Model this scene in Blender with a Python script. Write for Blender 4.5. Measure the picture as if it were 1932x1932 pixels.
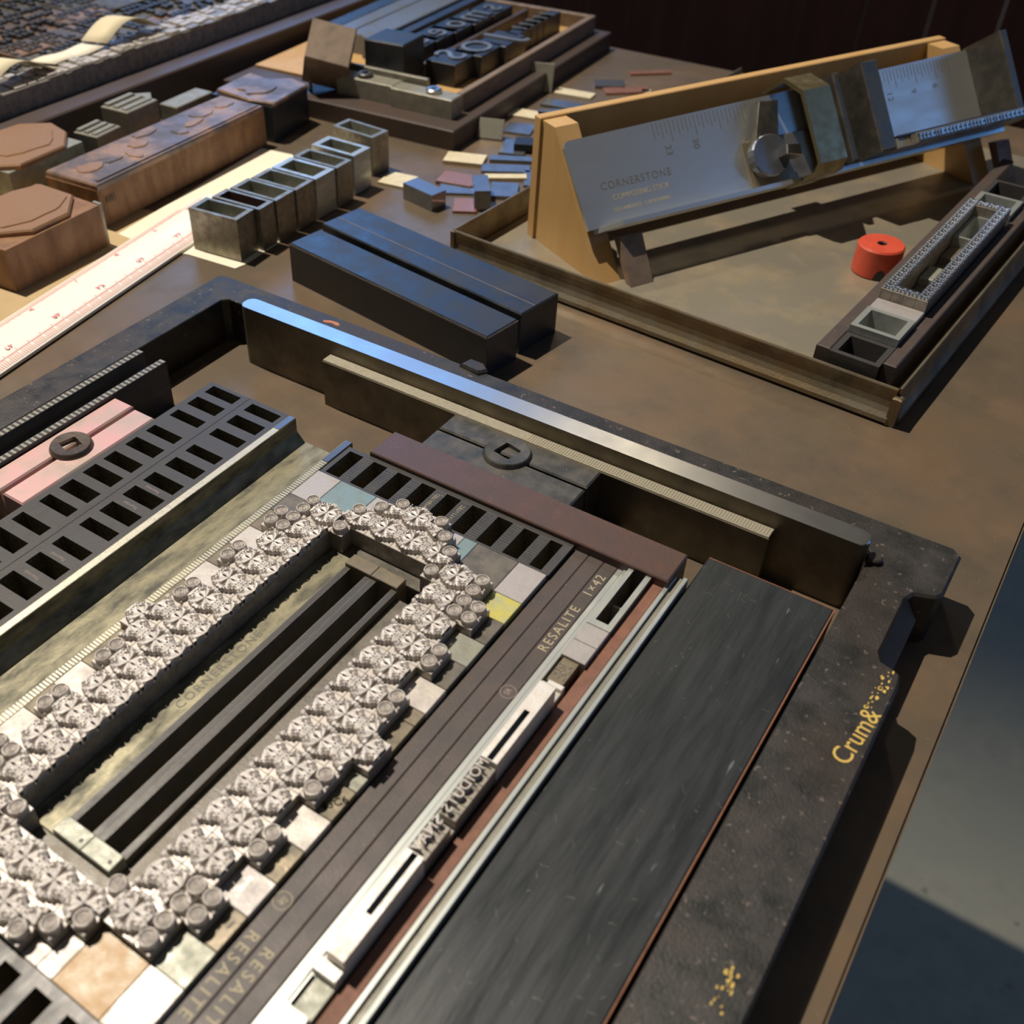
import bpy, bmesh, math, random
import numpy as np
from mathutils import Matrix, Vector
random.seed(7); rng = np.random.default_rng(7)
S = 0.001                      # every length below is in millimetres; the table top is z = 0
SC = bpy.context.scene; COL = SC.collection
for o in list(bpy.data.objects): bpy.data.objects.remove(o)
R_ = math.radians

# ------------------------------------------------------------------ camera
F_, YAW, PIT, ROL, CX, CY, HC = 1962.265, -.6142, .7113, .0035, 800.12, 966., 206.8
fw = Vector((math.sin(YAW)*math.cos(PIT), math.cos(YAW)*math.cos(PIT), -math.sin(PIT)))
ri = Vector((math.cos(YAW), -math.sin(YAW), 0)); dn = fw.cross(ri)
r2 = math.cos(ROL)*ri + math.sin(ROL)*dn; d2 = -math.sin(ROL)*ri + math.cos(ROL)*dn
cam = bpy.data.cameras.new('camera'); co = bpy.data.objects.new('camera', cam); COL.objects.link(co)
m = Matrix((r2, -d2, -fw)).transposed().to_4x4(); m.translation = Vector((0, 0, HC*S)); co.matrix_world = m
cam.sensor_width = 36; cam.lens = 36*F_/1932; cam.shift_x = (966-CX)/1932; cam.shift_y = 0
cam.clip_start = .005; cam.clip_end = 30
cam.dof.use_dof = True; cam.dof.focus_distance = .315; cam.dof.aperture_fstop = 19
SC.camera = co

# ------------------------------------------------------------------ world, lamps, exposure
W = bpy.data.worlds.new('world'); SC.world = W; W.use_nodes = True
W.node_tree.nodes['Background'].inputs[0].default_value = (.85, .82, .80, 1)
W.node_tree.nodes['Background'].inputs[1].default_value = .085
def lamp(name, kind, loc, target, energy, col, **k):
    l = bpy.data.lights.new(name, kind); l.energy = energy; l.color = col
    for a, b in k.items(): setattr(l, a, b)
    o = bpy.data.objects.new(name, l); COL.objects.link(o)
    o.location = Vector(loc)*S; o.rotation_euler = (Vector(target)-Vector(loc)).to_track_quat('-Z', 'Y').to_euler()
    return o
# gallery spotlight high on the left: the crisp shadows
lamp('spotlight', 'SPOT', (-120-.464*1750, 190+.04*1750, 1750), (-150, 130, 0), 195, (1, .91, .78), spot_size=R_(50), spot_blend=.9, shadow_soft_size=.012)
# second track lamp beyond the table: the warm glints on the bearer and on the fibre reglet
lamp('track_lamp', 'SPOT', (-660, 1590, 1330), (-100, 250, 0), 5.5, (1, .84, .6), spot_size=R_(40), spot_blend=.7, shadow_soft_size=.045)
# daylight of the two windows
lamp('window_daylight', 'AREA', (-2350, 2960, 1600), (-350, 350, 0), 24, (.18, .44, 1), shape='RECTANGLE', size=1.7, size_y=1.5)
lamp('side_window_daylight', 'AREA', (2060, 1700, 900), (100, 350, 0), 4.5, (.16, .42, 1), shape='RECTANGLE', size=1.1, size_y=1.2)
# lamp over the aisle beside the table
lamp('aisle_lamp', 'SPOT', (1250, 100, 1200), (350, 150, -900), 210, (1, .96, .82), spot_size=R_(25), spot_blend=.5, shadow_soft_size=.03)
SC.view_settings.view_transform = 'Standard'; SC.view_settings.look = 'None'
SC.view_settings.exposure = 0; SC.view_settings.gamma = 1; SC.view_settings.use_curve_mapping = False

# ------------------------------------------------------------------ materials
MATS = {}
def mat(name, col, col2=None, rough=.5, metal=0., scale=.25, detail=6, lo=.35, hi=.65, bump=0., bscale=2., stretch=(1, 1, 1), rvar=.12, dust=None, dscale=1.6, dthr=.70, col3=None, s3=.06, spec=.5, aniso=0):
    mt = bpy.data.materials.new(name); mt.use_nodes = True; nt = mt.node_tree; N = nt.nodes; L = nt.links
    b = N['Principled BSDF']; b.inputs['Metallic'].default_value = metal; b.inputs['Roughness'].default_value = rough
    b.inputs['Specular IOR Level'].default_value = spec
    geo = N.new('ShaderNodeNewGeometry')
    vm = N.new('ShaderNodeVectorMath'); vm.operation = 'MULTIPLY'; vm.inputs[1].default_value = [1000*s for s in stretch]
    L.new(geo.outputs['Position'], vm.inputs[0])
    def noise(sc, det, thr):
        n = N.new('ShaderNodeTexNoise'); n.inputs['Scale'].default_value = sc; n.inputs['Detail'].default_value = det; n.inputs['Roughness'].default_value = .62
        L.new(vm.outputs[0], n.inputs['Vector'])
        r = N.new('ShaderNodeValToRGB'); r.color_ramp.elements[0].position = thr[0]; r.color_ramp.elements[1].position = thr[1]
        L.new(n.outputs['Fac'], r.inputs[0]); return n, r
    def mix(a, c, fac):
        x = N.new('ShaderNodeMix'); x.data_type = 'RGBA'
        if isinstance(a, tuple): x.inputs['A'].default_value = a+(1,)
        else: L.new(a, x.inputs['A'])
        x.inputs['B'].default_value = c+(1,); L.new(fac, x.inputs['Factor']); return x.outputs['Result']
    out = tuple(col)
    n1, r1 = noise(scale, detail, (lo, hi))
    if col2: out = mix(out, tuple(col2), r1.outputs[0])
    if col3:
        n3, r3 = noise(s3, 4, (.45, .62)); out = mix(out, tuple(col3), r3.outputs[0])
    if dust:
        nd, rd = noise(dscale, 2, (dthr, dthr+.05)); out = mix(out, tuple(dust), rd.outputs[0])
    if isinstance(out, tuple): b.inputs['Base Color'].default_value = out+(1,)
    else: L.new(out, b.inputs['Base Color'])
    if rvar:
        mr = N.new('ShaderNodeMapRange'); mr.inputs['From Min'].default_value = .3; mr.inputs['From Max'].default_value = .7
        mr.inputs['To Min'].default_value = max(.03, rough-rvar); mr.inputs['To Max'].default_value = min(1, rough+rvar)
        L.new(n1.outputs['Fac'], mr.inputs['Value']); L.new(mr.outputs[0], b.inputs['Roughness'])
    if bump:
        nb, _ = noise(bscale, 5, (0, 1)); bp = N.new('ShaderNodeBump'); bp.inputs['Strength'].default_value = bump; bp.inputs['Distance'].default_value = .0004
        L.new(nb.outputs['Fac'], bp.inputs['Height']); L.new(bp.outputs[0], b.inputs['Normal'])
    MATS[name] = mt; return mt
mat('table_steel', (.165, .125, .082), (.105, .079, .054), rough=.40, metal=.25, scale=.035, bump=.12, bscale=1.2, col3=(.175, .118, .072), s3=.022, dust=(.32, .24, .15), dthr=.72, dscale=.9)
mat('iron_black', (.030, .031, .029), (.058, .052, .048), rough=.42, metal=.35, scale=.12, bump=.35, bscale=1.4, dust=(.16, .13, .11), dthr=.66, dscale=.55, col3=(.050, .040, .034), s3=.03)
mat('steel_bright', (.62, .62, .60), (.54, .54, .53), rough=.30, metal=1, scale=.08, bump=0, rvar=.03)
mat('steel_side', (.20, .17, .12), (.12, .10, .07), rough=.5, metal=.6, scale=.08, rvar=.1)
mat('steel_dull', (.34, .31, .24), (.22, .20, .16), rough=.42, metal=.7, scale=.3, bump=.1)
mat('steel_rim', (.66, .60, .46), (.50, .46, .36), rough=.36, metal=.55, scale=.8, bump=.2, bscale=3)
mat('steel_web', (.30, .27, .17), (.085, .08, .06), rough=.5, metal=.4, scale=.25, stretch=(1, .35, 1), bump=.2, bscale=2)
mat('type_metal', (.60, .55, .50), (.50, .455, .42), rough=.42, metal=.25, scale=.5, bump=.1, bscale=3)
mat('type_body', (.36, .32, .27), (.22, .20, .17), rough=.45, metal=.5, scale=.3)
for n, c, c2 in (('quad_light', (.62, .56, .50), (.44, .40, .36)), ('quad_white', (.80, .77, .72), (.60, .53, .45)), ('quad_dark', (.11, .10, .085), (.16, .14, .11)), ('quad_brown', (.24, .19, .12), (.14, .12, .085)), ('quad_blue', (.22, .30, .30), (.17, .23, .23)), ('quad_lilac', (.46, .42, .40), (.36, .33, .31)), ('quad_yellow', (.60, .52, .10), (.40, .40, .22)), ('quad_green', (.34, .34, .28), (.24, .24, .19)), ('quad_rust', (.20, .17, .13), (.34, .22, .11))):
    mat(n, c, c2, rough=.45, metal=.3, scale=.22, bump=.2, bscale=1.5)
mat('resin_strip', (.085, .060, .050), (.060, .048, .042), rough=.5, scale=.12, bump=.15, bscale=1.5, dust=(.22, .18, .15), dthr=.70, dscale=1.2, rvar=.05)
mat('fibre_red', (.235, .098, .058), (.17, .075, .045), rough=.6, scale=.3, bump=.25, bscale=2.5, rvar=.05)
mat('reglet_brown', (.105, .055, .040), (.075, .046, .038), rough=.33, scale=.15, bump=.22, bscale=2.2, dust=(.26, .18, .12), dthr=.72)
mat('lead_strip', (.52, .53, .50), (.34, .36, .33), rough=.4, metal=.6, scale=.25, stretch=(1, .2, 1))
mat('board_black', (.016, .020, .022), (.026, .029, .031), rough=.36, scale=.3, stretch=(1, .12, 1), bump=.1, bscale=1.2, dust=(.13, .14, .15), dthr=.705, dscale=.75, rvar=.08)
mat('board_edge', (.30, .12, .055), (.20, .08, .04), rough=.6, scale=.3)
mat('hollow_black', (.070, .064, .060), (.050, .047, .045), rough=.42, metal=.2, scale=.25, stretch=(1, .4, 1), bump=.12, rvar=.08)
mat('hollow_inner', (.16, .13, .075), (.05, .043, .028), rough=.75, scale=1.3, bump=.6, bscale=1.8)
mat('quoin_pink', (.58, .45, .38), (.60, .33, .33), rough=.42, metal=.35, scale=.06, bump=.1, bscale=3)
mat('quoin_dark', (.055, .055, .050), (.11, .10, .085), rough=.42, metal=.4, scale=.2, bump=.2, dust=(.30, .28, .23), dthr=.70, dscale=.5)
mat('quoin_key', (.16, .125, .10), (.10, .08, .065), rough=.35, metal=.7, scale=.4, bump=.15)
mat('wood_pale', (.56, .345, .135), (.50, .29, .10), rough=.55, scale=.10, stretch=(.5, .5, .12), bump=.1)
mat('wood_block', (.30, .15, .066), (.19, .092, .042), rough=.55, scale=.16, stretch=(1, 1, .35), bump=.15)
mat('wood_grey', (.24, .17, .115), (.16, .115, .08), rough=.6, scale=.18, stretch=(1, .3, 1), bump=.2)
mat('wood_dark', (.075, .050, .038), (.050, .034, .027), rough=.5, scale=.12, stretch=(.4, .06, 1), bump=.15)
mat('block_black', (.018, .021, .026), (.027, .028, .030), rough=.34, scale=.1, bump=.12, dust=(.10, .10, .10), dthr=.735, dscale=.6)
mat('block_edge', (.16, .13, .11), (.10, .085, .075), rough=.5, scale=.3)
mat('cut_plate', (.20, .155, .135), (.12, .10, .095), rough=.36, metal=.35, scale=.09, bump=.25, col3=(.40, .24, .15), s3=.05)
mat('copper_plate', (.40, .225, .12), (.30, .17, .095), rough=.4, metal=.35, scale=.08, bump=.15)
mat('zinc_pale', (.34, .32, .25), (.24, .23, .19), rough=.45, metal=.35, scale=.2, bump=.2)
mat('paper_cream', (.84, .77, .60), (.80, .73, .57), rough=.8, scale=.05)
mat('paper_kraft', (.50, .36, .19), (.46, .33, .17), rough=.8, scale=.05)
mat('paper_strip', (.72, .62, .40), (.66, .58, .40), rough=.7, scale=.05)
mat('ruler_white', (.88, .84, .76), (.84, .80, .72), rough=.38, scale=.05)
mat('ruler_pink', (.80, .42, .36), rough=.5, rvar=0)
mat('ruler_red', (.70, .16, .16), rough=.5, rvar=0)
mat('magnet_red', (.62, .085, .040), (.52, .06, .03), rough=.45, scale=.15, bump=.15, rvar=.05)
mat('galley_steel', (.34, .29, .20), (.14, .12, .085), rough=.40, metal=.65, scale=.06, bump=.25, bscale=1.2, col3=(.24, .17, .09), s3=.035)
mat('galley_floor', (.30, .27, .21), (.24, .215, .165), rough=.42, metal=.45, scale=.06, bump=.12, col3=(.34, .28, .19), s3=.04)
mat('stick_plate', (.60, .60, .57), (.54, .54, .51), rough=.34, metal=.75, scale=.2, stretch=(.2, .2, 1), rvar=.05)
mat('stick_brass', (.34, .28, .15), (.26, .22, .13), rough=.36, metal=.85, scale=.2)
mat('stick_dark', (.10, .095, .085), (.15, .135, .11), rough=.38, metal=.7, scale=.15, bump=.2)
mat('engraving', (.13, .12, .10), rough=.6, rvar=0)
mat('engrave_pale', (.42, .36, .22), rough=.6, rvar=0)
mat('engrave_mid', (.30, .24, .20), rough=.6, rvar=0)
mat('gold_paint', (.62, .42, .10), rough=.5, rvar=0)
mat('rust_paint', (.45, .16, .06), rough=.6, rvar=0)
mat('blue_tint_metal', (.26, .28, .31), (.20, .215, .24), rough=.2, metal=.7, scale=.15, rvar=.06)  # grey metal with the blue window reflection put into its colour
mat('copper_thin', (.42, .20, .14), (.36, .17, .12), rough=.32, metal=.5, scale=.2)
mat('cream_thin', (.72, .64, .44), (.60, .52, .35), rough=.5, scale=.2)
mat('woodtype_face', (.20, .22, .25), (.16, .175, .20), rough=.16, metal=.2, scale=.12)
mat('concrete', (.36, .35, .27), (.30, .295, .23), rough=.6, scale=.03, bump=.1, dust=(.20, .20, .15), dthr=.68, dscale=.05, col3=(.31, .31, .25), s3=.006)
mat('wainscot', (.16, .050, .026), (.11, .036, .020), rough=.5, scale=.02, stretch=(1, 1, .1))
mat('plaster', (.10, .085, .075), (.085, .075, .066), rough=.9, scale=.01)
g = bpy.data.materials.new('window_glass'); g.use_nodes = True; bb = g.node_tree.nodes['Principled BSDF']
bb.inputs['Base Color'].default_value = (.02, .05, .12, 1); bb.inputs['Roughness'].default_value = .1
bb.inputs['Emission Color'].default_value = (.16, .42, 1, 1); bb.inputs['Emission Strength'].default_value = 1.0; MATS['window_glass'] = g

# ------------------------------------------------------------------ builders
ORG = {}
class B:
    def __init__(s): s.v = []; s.f = []
    def add(s, v, f):
        n = len(s.v); s.v += [tuple(p) for p in v]; s.f += [tuple(i+n for i in q) for q in f]; return s
    def box(s, x0, x1, y0, y1, z0, z1, c=0):
        if c:            # top edges chamfered by c
            v = [(x0, y0, z0), (x1, y0, z0), (x1, y1, z0), (x0, y1, z0), (x0, y0, z1-c), (x1, y0, z1-c), (x1, y1, z1-c), (x0, y1, z1-c), (x0+c, y0+c, z1), (x1-c, y0+c, z1), (x1-c, y1-c, z1), (x0+c, y1-c, z1)]
            return s.add(v, [(3, 2, 1, 0), (0, 1, 5, 4), (1, 2, 6, 5), (2, 3, 7, 6), (3, 0, 4, 7), (4, 5, 9, 8), (5, 6, 10, 9), (6, 7, 11, 10), (7, 4, 8, 11), (8, 9, 10, 11)])
        v = [(x0, y0, z0), (x1, y0, z0), (x1, y1, z0), (x0, y1, z0), (x0, y0, z1), (x1, y0, z1), (x1, y1, z1), (x0, y1, z1)]
        return s.add(v, [(3, 2, 1, 0), (4, 5, 6, 7), (0, 1, 5, 4), (1, 2, 6, 5), (2, 3, 7, 6), (3, 0, 4, 7)])
    def prism(s, pts, z0, z1, c=0):
        a = sum(pts[i][0]*pts[(i+1) % len(pts)][1]-pts[(i+1) % len(pts)][0]*pts[i][1] for i in range(len(pts)))
        if a < 0: pts = pts[::-1]
        n = len(pts); v = [(x, y, z0) for x, y in pts]+[(x, y, z1-c) for x, y in pts]
        f = [tuple(range(n))[::-1]]+[(i, (i+1) % n, n+(i+1) % n, n+i) for i in range(n)]
        if c:
            gx = sum(p[0] for p in pts)/n; gy = sum(p[1] for p in pts)/n
            for x, y in pts:
                l = math.hypot(x-gx, y-gy) or 1; v.append((x-(x-gx)/l*c, y-(y-gy)/l*c, z1))
            f += [(n+i, n+(i+1) % n, 2*n+(i+1) % n, 2*n+i) for i in range(n)]; f.append(tuple(range(2*n, 3*n)))
        else: f.append(tuple(range(n, 2*n)))
        return s.add(v, f)
    def lathe(s, cx, cy, prof, n=40):      # prof = [(r, z), ...] from the bottom up
        v = []; f = []
        for r, z in prof: v += [(cx+r*math.cos(2*math.pi*i/n), cy+r*math.sin(2*math.pi*i/n), z) for i in range(n)]
        for k in range(len(prof)-1): f += [(k*n+i, k*n+(i+1) % n, (k+1)*n+(i+1) % n, (k+1)*n+i) for i in range(n)]
        return s.add(v, f)
    def holes(s, x0, x1, y0, y1, z0, z1, hs, dep=None, taper=0.):
        # a block whose top is pierced by rectangular holes hs = [(a0, a1, b0, b1)] down to z = dep
        xs = sorted({x0, x1}|{h[0] for h in hs}|{h[1] for h in hs}); ys = sorted({y0, y1}|{h[2] for h in hs}|{h[3] for h in hs})
        ins = lambda x, y: any(h[0] < x < h[1] and h[2] < y < h[3] for h in hs)
        for i in range(len(xs)-1):
            for j in range(len(ys)-1):
                if not ins((xs[i]+xs[i+1])/2, (ys[j]+ys[j+1])/2):
                    s.add([(xs[i], ys[j], z1), (xs[i+1], ys[j], z1), (xs[i+1], ys[j+1], z1), (xs[i], ys[j+1], z1)], [(0, 1, 2, 3)])
        s.add([(x0, y0, z0), (x1, y0, z0), (x1, y1, z0), (x0, y1, z0), (x0, y0, z1), (x1, y0, z1), (x1, y1, z1), (x0, y1, z1)], [(3, 2, 1, 0), (0, 1, 5, 4), (1, 2, 6, 5), (2, 3, 7, 6), (3, 0, 4, 7)])
        return s
def pit(h, z1, dep, t=0.):                 # the lining of one hole: four walls and a bottom
    a, b, c, d = h; q = B()
    q.add([(a, c, z1), (b, c, z1), (b, d, z1), (a, d, z1), (a+t, c+t, dep), (b-t, c+t, dep), (b-t, d-t, dep), (a+t, d-t, dep)], [(0, 4, 5, 1), (1, 5, 6, 2), (2, 6, 7, 3), (3, 7, 4, 0), (4, 7, 6, 5)])
    return q
def mk(name, b, m, parent=None, loc=None, rot=(0, 0, 0), smooth=False, bev=0., mesh=None):
    if mesh is None:
        v = np.array(b.v, float)
        if parent is not None: org = ORG[parent.name]
        elif loc is None: org = np.array([(v[:, 0].min()+v[:, 0].max())/2, (v[:, 1].min()+v[:, 1].max())/2, v[:, 2].min()])
        else: org = np.zeros(3)
        mesh = bpy.data.meshes.new(name); mesh.from_pydata(((v-org)*S).tolist(), [], b.f)
        if bev:
            bm = bmesh.new(); bm.from_mesh(mesh); bmesh.ops.remove_doubles(bm, verts=bm.verts, dist=1e-7)
            ed = [e for e in bm.edges if len(e.link_faces) == 2 and e.calc_face_angle(0) > .6]
            bmesh.ops.bevel(bm, geom=ed, offset=bev*S, segments=2, affect='EDGES', clamp_overlap=True); bm.to_mesh(mesh); bm.free()
        for mm in (m if isinstance(m, (list, tuple)) else [m]): mesh.materials.append(MATS[mm] if isinstance(mm, str) else mm)
        if smooth:
            for p in mesh.polygons: p.use_smooth = True
    else: org = np.zeros(3)
    o = bpy.data.objects.new(name, mesh); COL.objects.link(o)
    if parent is not None: o.parent = parent
    elif loc is None: o.location = Vector(org)*S
    else: o.location = Vector(loc)*S; o.rotation_euler = rot
    ORG[o.name] = org
    return o
def tag(o, label, cat, group=None, kind=None):
    if label: o['label'] = label
    if cat: o['category'] = cat
    if group: o['group'] = group
    if kind: o['kind'] = kind
    return o
def empty(name, loc, rot=(0, 0, 0)):
    o = bpy.data.objects.new(name, None); COL.objects.link(o); o.location = Vector(loc)*S; o.rotation_euler = rot; o.empty_display_size = .01
    ORG[o.name] = np.zeros(3); return o
def dup(o, parent=None):
    c = o.copy(); COL.objects.link(c); c.parent = parent; ORG[c.name] = ORG[o.name].copy()
    for ch in o.children: dup(ch, c)
    return c
def text(name, s, size, m, parent, xf, depth=.12, mirror=False, spacing=1.0):
    # raised or inked lettering as real geometry; xf = 4x4 in parent-world millimetres, text lies in its xy plane
    cu = bpy.data.curves.new(name, 'FONT'); cu.body = s; cu.size = size; cu.extrude = depth/2; cu.resolution_u = 3
    cu.align_x = 'CENTER'; cu.align_y = 'CENTER'; cu.space_character = spacing
    t = bpy.data.objects.new(name, cu); COL.objects.link(t); dg = bpy.context.evaluated_depsgraph_get(); dg.update()
    me = bpy.data.meshes.new_from_object(t.evaluated_get(dg)); bpy.data.objects.remove(t)
    if mirror: me.transform(Matrix.Scale(-1, 4, (1, 0, 0))); me.flip_normals()
    me.transform(xf); org = ORG[parent.name]; me.transform(Matrix.Translation(Vector(-org))); me.transform(Matrix.Scale(S, 4))
    me.materials.clear(); me.materials.append(MATS[m])
    o = bpy.data.objects.new(name, me); COL.objects.link(o); o.parent = parent; ORG[o.name] = org; return o
def flat(x, y, z, deg): return Matrix.Translation((x, y, z)) @ Matrix.Rotation(R_(deg), 4, 'Z')
# ------------------------------------------------------------------ the room
def st(name, b, m): return tag(mk(name, b, m), None, None, kind='structure')
st('floor', B().box(-3600, 2300, -1500, 3000, -930, -900), 'concrete')
wb = B()
for x0, x1, z0, z1 in ((-3600, -3210, 0, 1900), (-1490, 2300, 0, 1900), (-3210, -1490, 0, 840), (-3210, -1490, 2360, 2600), (-3600, -3210, 1900, 2600), (-1490, 2300, 1900, 2600)): wb.box(x0, x1, 3000, 3060, z0, z1)
wall = st('wall_back', wb, 'plaster')
for i in range(37):               # dark boards up to the level of the table top
    x = -3600+i*160
    if x < 2300: mk('plank', B().box(x+2, min(x+158, 2300), 2984, 3000, -900, 20), 'wainscot', parent=wall)
st('trim_1', B().box(-3600, 2300, 2970, 3000, 20, 60), 'wainscot')
wr = B()
for y0, y1, z0, z1 in ((-300, 1130, -900, 2400), (2270, 2984, -900, 2400), (1130, 2270, -900, 280), (1130, 2270, 1520, 2400)): wr.box(2080, 2140, y0, y1, z0, z1)
st('wall_right', wr, 'plaster')
def window(name, loc, rz, w, h):
    fr = B(); t = 45
    fr.box(-w/2, w/2, -20, 20, 0, t).box(-w/2, w/2, -20, 20, h-t, h).box(-w/2, -w/2+t, -20, 20, t, h-t).box(w/2-t, w/2, -20, 20, t, h-t).box(-t/2, t/2, -18, 18, t, h-t)
    o = tag(mk(name, fr, 'wainscot', loc=loc, rot=(0, 0, rz)), None, None, kind='structure')
    for a, b in ((-w/2+t, -t/2), (t/2, w/2-t)): mk('pane', B().box(a, b, -3, 3, t, h-t), 'window_glass', parent=o)
window('window_1', (-2350, 3030, 840), 0, 1720, 1520)
window('window_2', (2110, 1700, 280), R_(90), 1140, 1240)

# ------------------------------------------------------------------ imposing table
tb = tag(mk('imposing_table', B().box(-980, 13, -420, 633, -28, 0), 'table_steel', bev=.8), 'brown patinated steel topped imposing table carrying everything', 'table')
bs = B(); bs.box(-950, -22, -390, 600, -860, -28)
mk('cabinet_body', bs, 'wood_dark', parent=tb)
mk('plinth', B().box(-930, -52, -370, 580, -900, -860), 'wood_dark', parent=tb)

# ------------------------------------------------------------------ chase
def chase():
    o = [(-270.4, -82), (0, -82), (0, 192), (-.6, 196.2), (-3, 197.4), (-5.6, 198), (-6.8, 200.5), (-6.9, 222.5), (-5.6, 225.4), (-3, 226.4), (-.6, 227.4), (.6, 229.5), (.8, 247), (-1.5, 249.3), (-268, 249.8), (-270.4, 248)]
    i = [(-256.4, -64), (-19.4, -64), (-19.4, 234.8), (-21.5, 237), (-254.5, 237), (-256.4, 235)]
    h = 17; b = B(); n, k = len(o), len(i)
    # top face: bridge the two loops with four bars
    c = 1.0
    def inset(pts, s):
        r = []
        for a in range(len(pts)):
            p, q, t = Vector(pts[a-1]), Vector(pts[a]), Vector(pts[(a+1) % len(pts)])
            e1 = (q-p).normalized(); e2 = (t-q).normalized(); nn = Vector((-(e1.y+e2.y), e1.x+e2.x)); nn.normalize(); r.append((q.x+nn.x*s, q.y+nn.y*s))
        return r
    oi = inset(o, .7); ii = inset(i, -.3)
    bm = bmesh.new()
    V = lambda pts, z: [bm.verts.new((x*S, y*S, z*S)) for x, y in pts]
    o0, o1, o2 = V(o, 0), V(o, h-.7), V(oi, h); i0, i1, i2 = V(i, 0), V(i, h-.3), V(ii, h)
    for A, C in ((o0, o1), (o1, o2)):
        for a in range(n): bm.faces.new((A[a], A[(a+1) % n], C[(a+1) % n], C[a]))
    for A, C in ((i0, i1), (i1, i2)):
        for a in range(k): bm.faces.new((A[(a+1) % k], A[a], C[a], C[(a+1) % k]))
    for A, C in ((o2, i2), (o0, i0)):
        es = [bm.edges.get((A[a], A[(a+1) % n])) or bm.edges.new((A[a], A[(a+1) % n])) for a in range(n)]+[bm.edges.get((C[a], C[(a+1) % k])) or bm.edges.new((C[a], C[(a+1) % k])) for a in range(k)]
        bmesh.ops.triangle_fill(bm, use_beauty=True, edges=es)
    bmesh.ops.recalc_face_normals(bm, faces=bm.faces)
    me = bpy.data.meshes.new('printing_chase'); bm.to_mesh(me); bm.free(); me.materials.append(MATS['iron_black'])
    return mk('printing_chase', None, None, loc=(0, 0, 0), mesh=me)
ch = tag(chase(), 'black cast iron printing chase framing the locked up ornament form', 'chase')
# sloping hook notch face with blue reflected light put into its colour, a cast lump and a rust blot on the far bar
nt = B().add([(-6.95, 200, 17.02), (-6.95, 223, 17.02), (-2.8, 224, 10), (-2.8, 199.5, 10), (-2.8, 224, 0), (-2.8, 199.5, 0), (-6.95, 223, 0), (-6.95, 200, 0)], [(0, 3, 2, 1), (3, 5, 4, 2), (0, 7, 5, 3), (1, 2, 4, 6)])
tag(mk('notch_face', nt, 'blue_tint_metal', parent=ch), 'slope inside the hook notch with blue reflection in its colour', None)
mk('cast_lump', B().prism([(-160, 247.6), (-152, 246.6), (-150, 249.6), (-153, 252.6), (-159, 252.4)], 10, 18.3, c=.9), 'iron_black', parent=ch)
mk('stop_pin', B().lathe(-18, 231.8, [(2.1, 16.4), (2.1, 18.2), (1.7, 18.6), (.01, 18.6)], 16), 'iron_black', parent=ch)
rb = B(); pts = [(-216.5, 245.0), (-214, 246.4), (-211, 246.7), (-209.2, 245.6), (-210.2, 244.7), (-212.5, 245.2), (-215.5, 244.1)]
mk('rust_blot', rb.prism(pts, 16.95, 17.06), 'rust_paint', parent=ch)
text('gold_lettering', 'Crum&', 6.2, 'gold_paint', ch, flat(-3.6, 172.5, 17.03, 84) , depth=.08)
gb = B()
for i in range(46):
    t = random.random(); y = 180+t*16 if i < 26 else 95+t*13; x = (-3.2 if i < 26 else -5.2)+random.uniform(-1.6, 1.2); r = random.uniform(.15, .5)
    a0 = random.random()*6.28; gb.prism([(x+r*random.uniform(.5, 1.2)*math.cos(a0+a), y+r*1.5*math.sin(a0+a)) for a in (0, 1.1, 2.3, 3.4, 4.6)], 16.98, 17.05)
mk('gold_flakes', gb, 'gold_paint', parent=ch)['kind'] = 'stuff'

# ------------------------------------------------------------------ far end of the lock-up
def stadium(x0, x1, y0, y1, r, n=6):
    p = []
    for cx, cy, a in ((x1-r, y0+r, -90), (x1-r, y1-r, 0), (x0+r, y1-r, 90), (x0+r, y0+r, 180)):
        p += [(cx+r*math.cos(R_(a+90*k/n)), cy+r*math.sin(R_(a+90*k/n))) for k in range(n+1)]
    return p
bq = B().prism(stadium(-240.6, -20.2, 228.1, 234.8, 3.0), 0, 23.3, c=.25)
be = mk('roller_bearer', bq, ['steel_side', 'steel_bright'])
for p in be.data.polygons:  # sides keep the darker steel: shading of the polished face put into colour
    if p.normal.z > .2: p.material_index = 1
tag(be, 'long polished steel bearer with rounded ends along the far chase bar', 'bearer')
def ticks(parent, x0, x1, y0, y1, z, axis, step, w, m, name='knurling', dz=.12):
    b = B(); t = (y0 if axis == 'y' else x0)
    end = y1 if axis == 'y' else x1
    while t < end:
        if axis == 'y': b.box(x0, x1, t, t+w, z-.05, z+dz)
        else: b.box(t, t+w, y0, y1, z-.05, z+dz)
        t += step
    o = mk(name, b, m, parent=parent); o['kind'] = 'stuff'; return o
b2 = B().box(-199.2, -43.6, 223.3, 228.0, 0, 17.8, c=.3)
f2 = tag(mk('steel_furniture', b2, 'steel_side'), 'tall steel furniture bar with knurled bright top against the bearer', 'furniture')
mk('bright_top', B().box(-199.0, -43.8, 223.6, 227.7, 17.7, 18.15, c=.15), 'steel_rim', parent=f2)
ticks(f2, -120, -44.4, 224.0, 227.4, 18.15, 'x', .85, .42, 'steel_rim')
rg = tag(mk('fibre_reglet', B().box(-153.6, -58.2, 190.2, 202.6, 0, 20.2, c=.35), 'reglet_brown'), 'dark red brown fibre reglet lying between the dark quoin and the slotted furniture', 'reglet')
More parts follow.
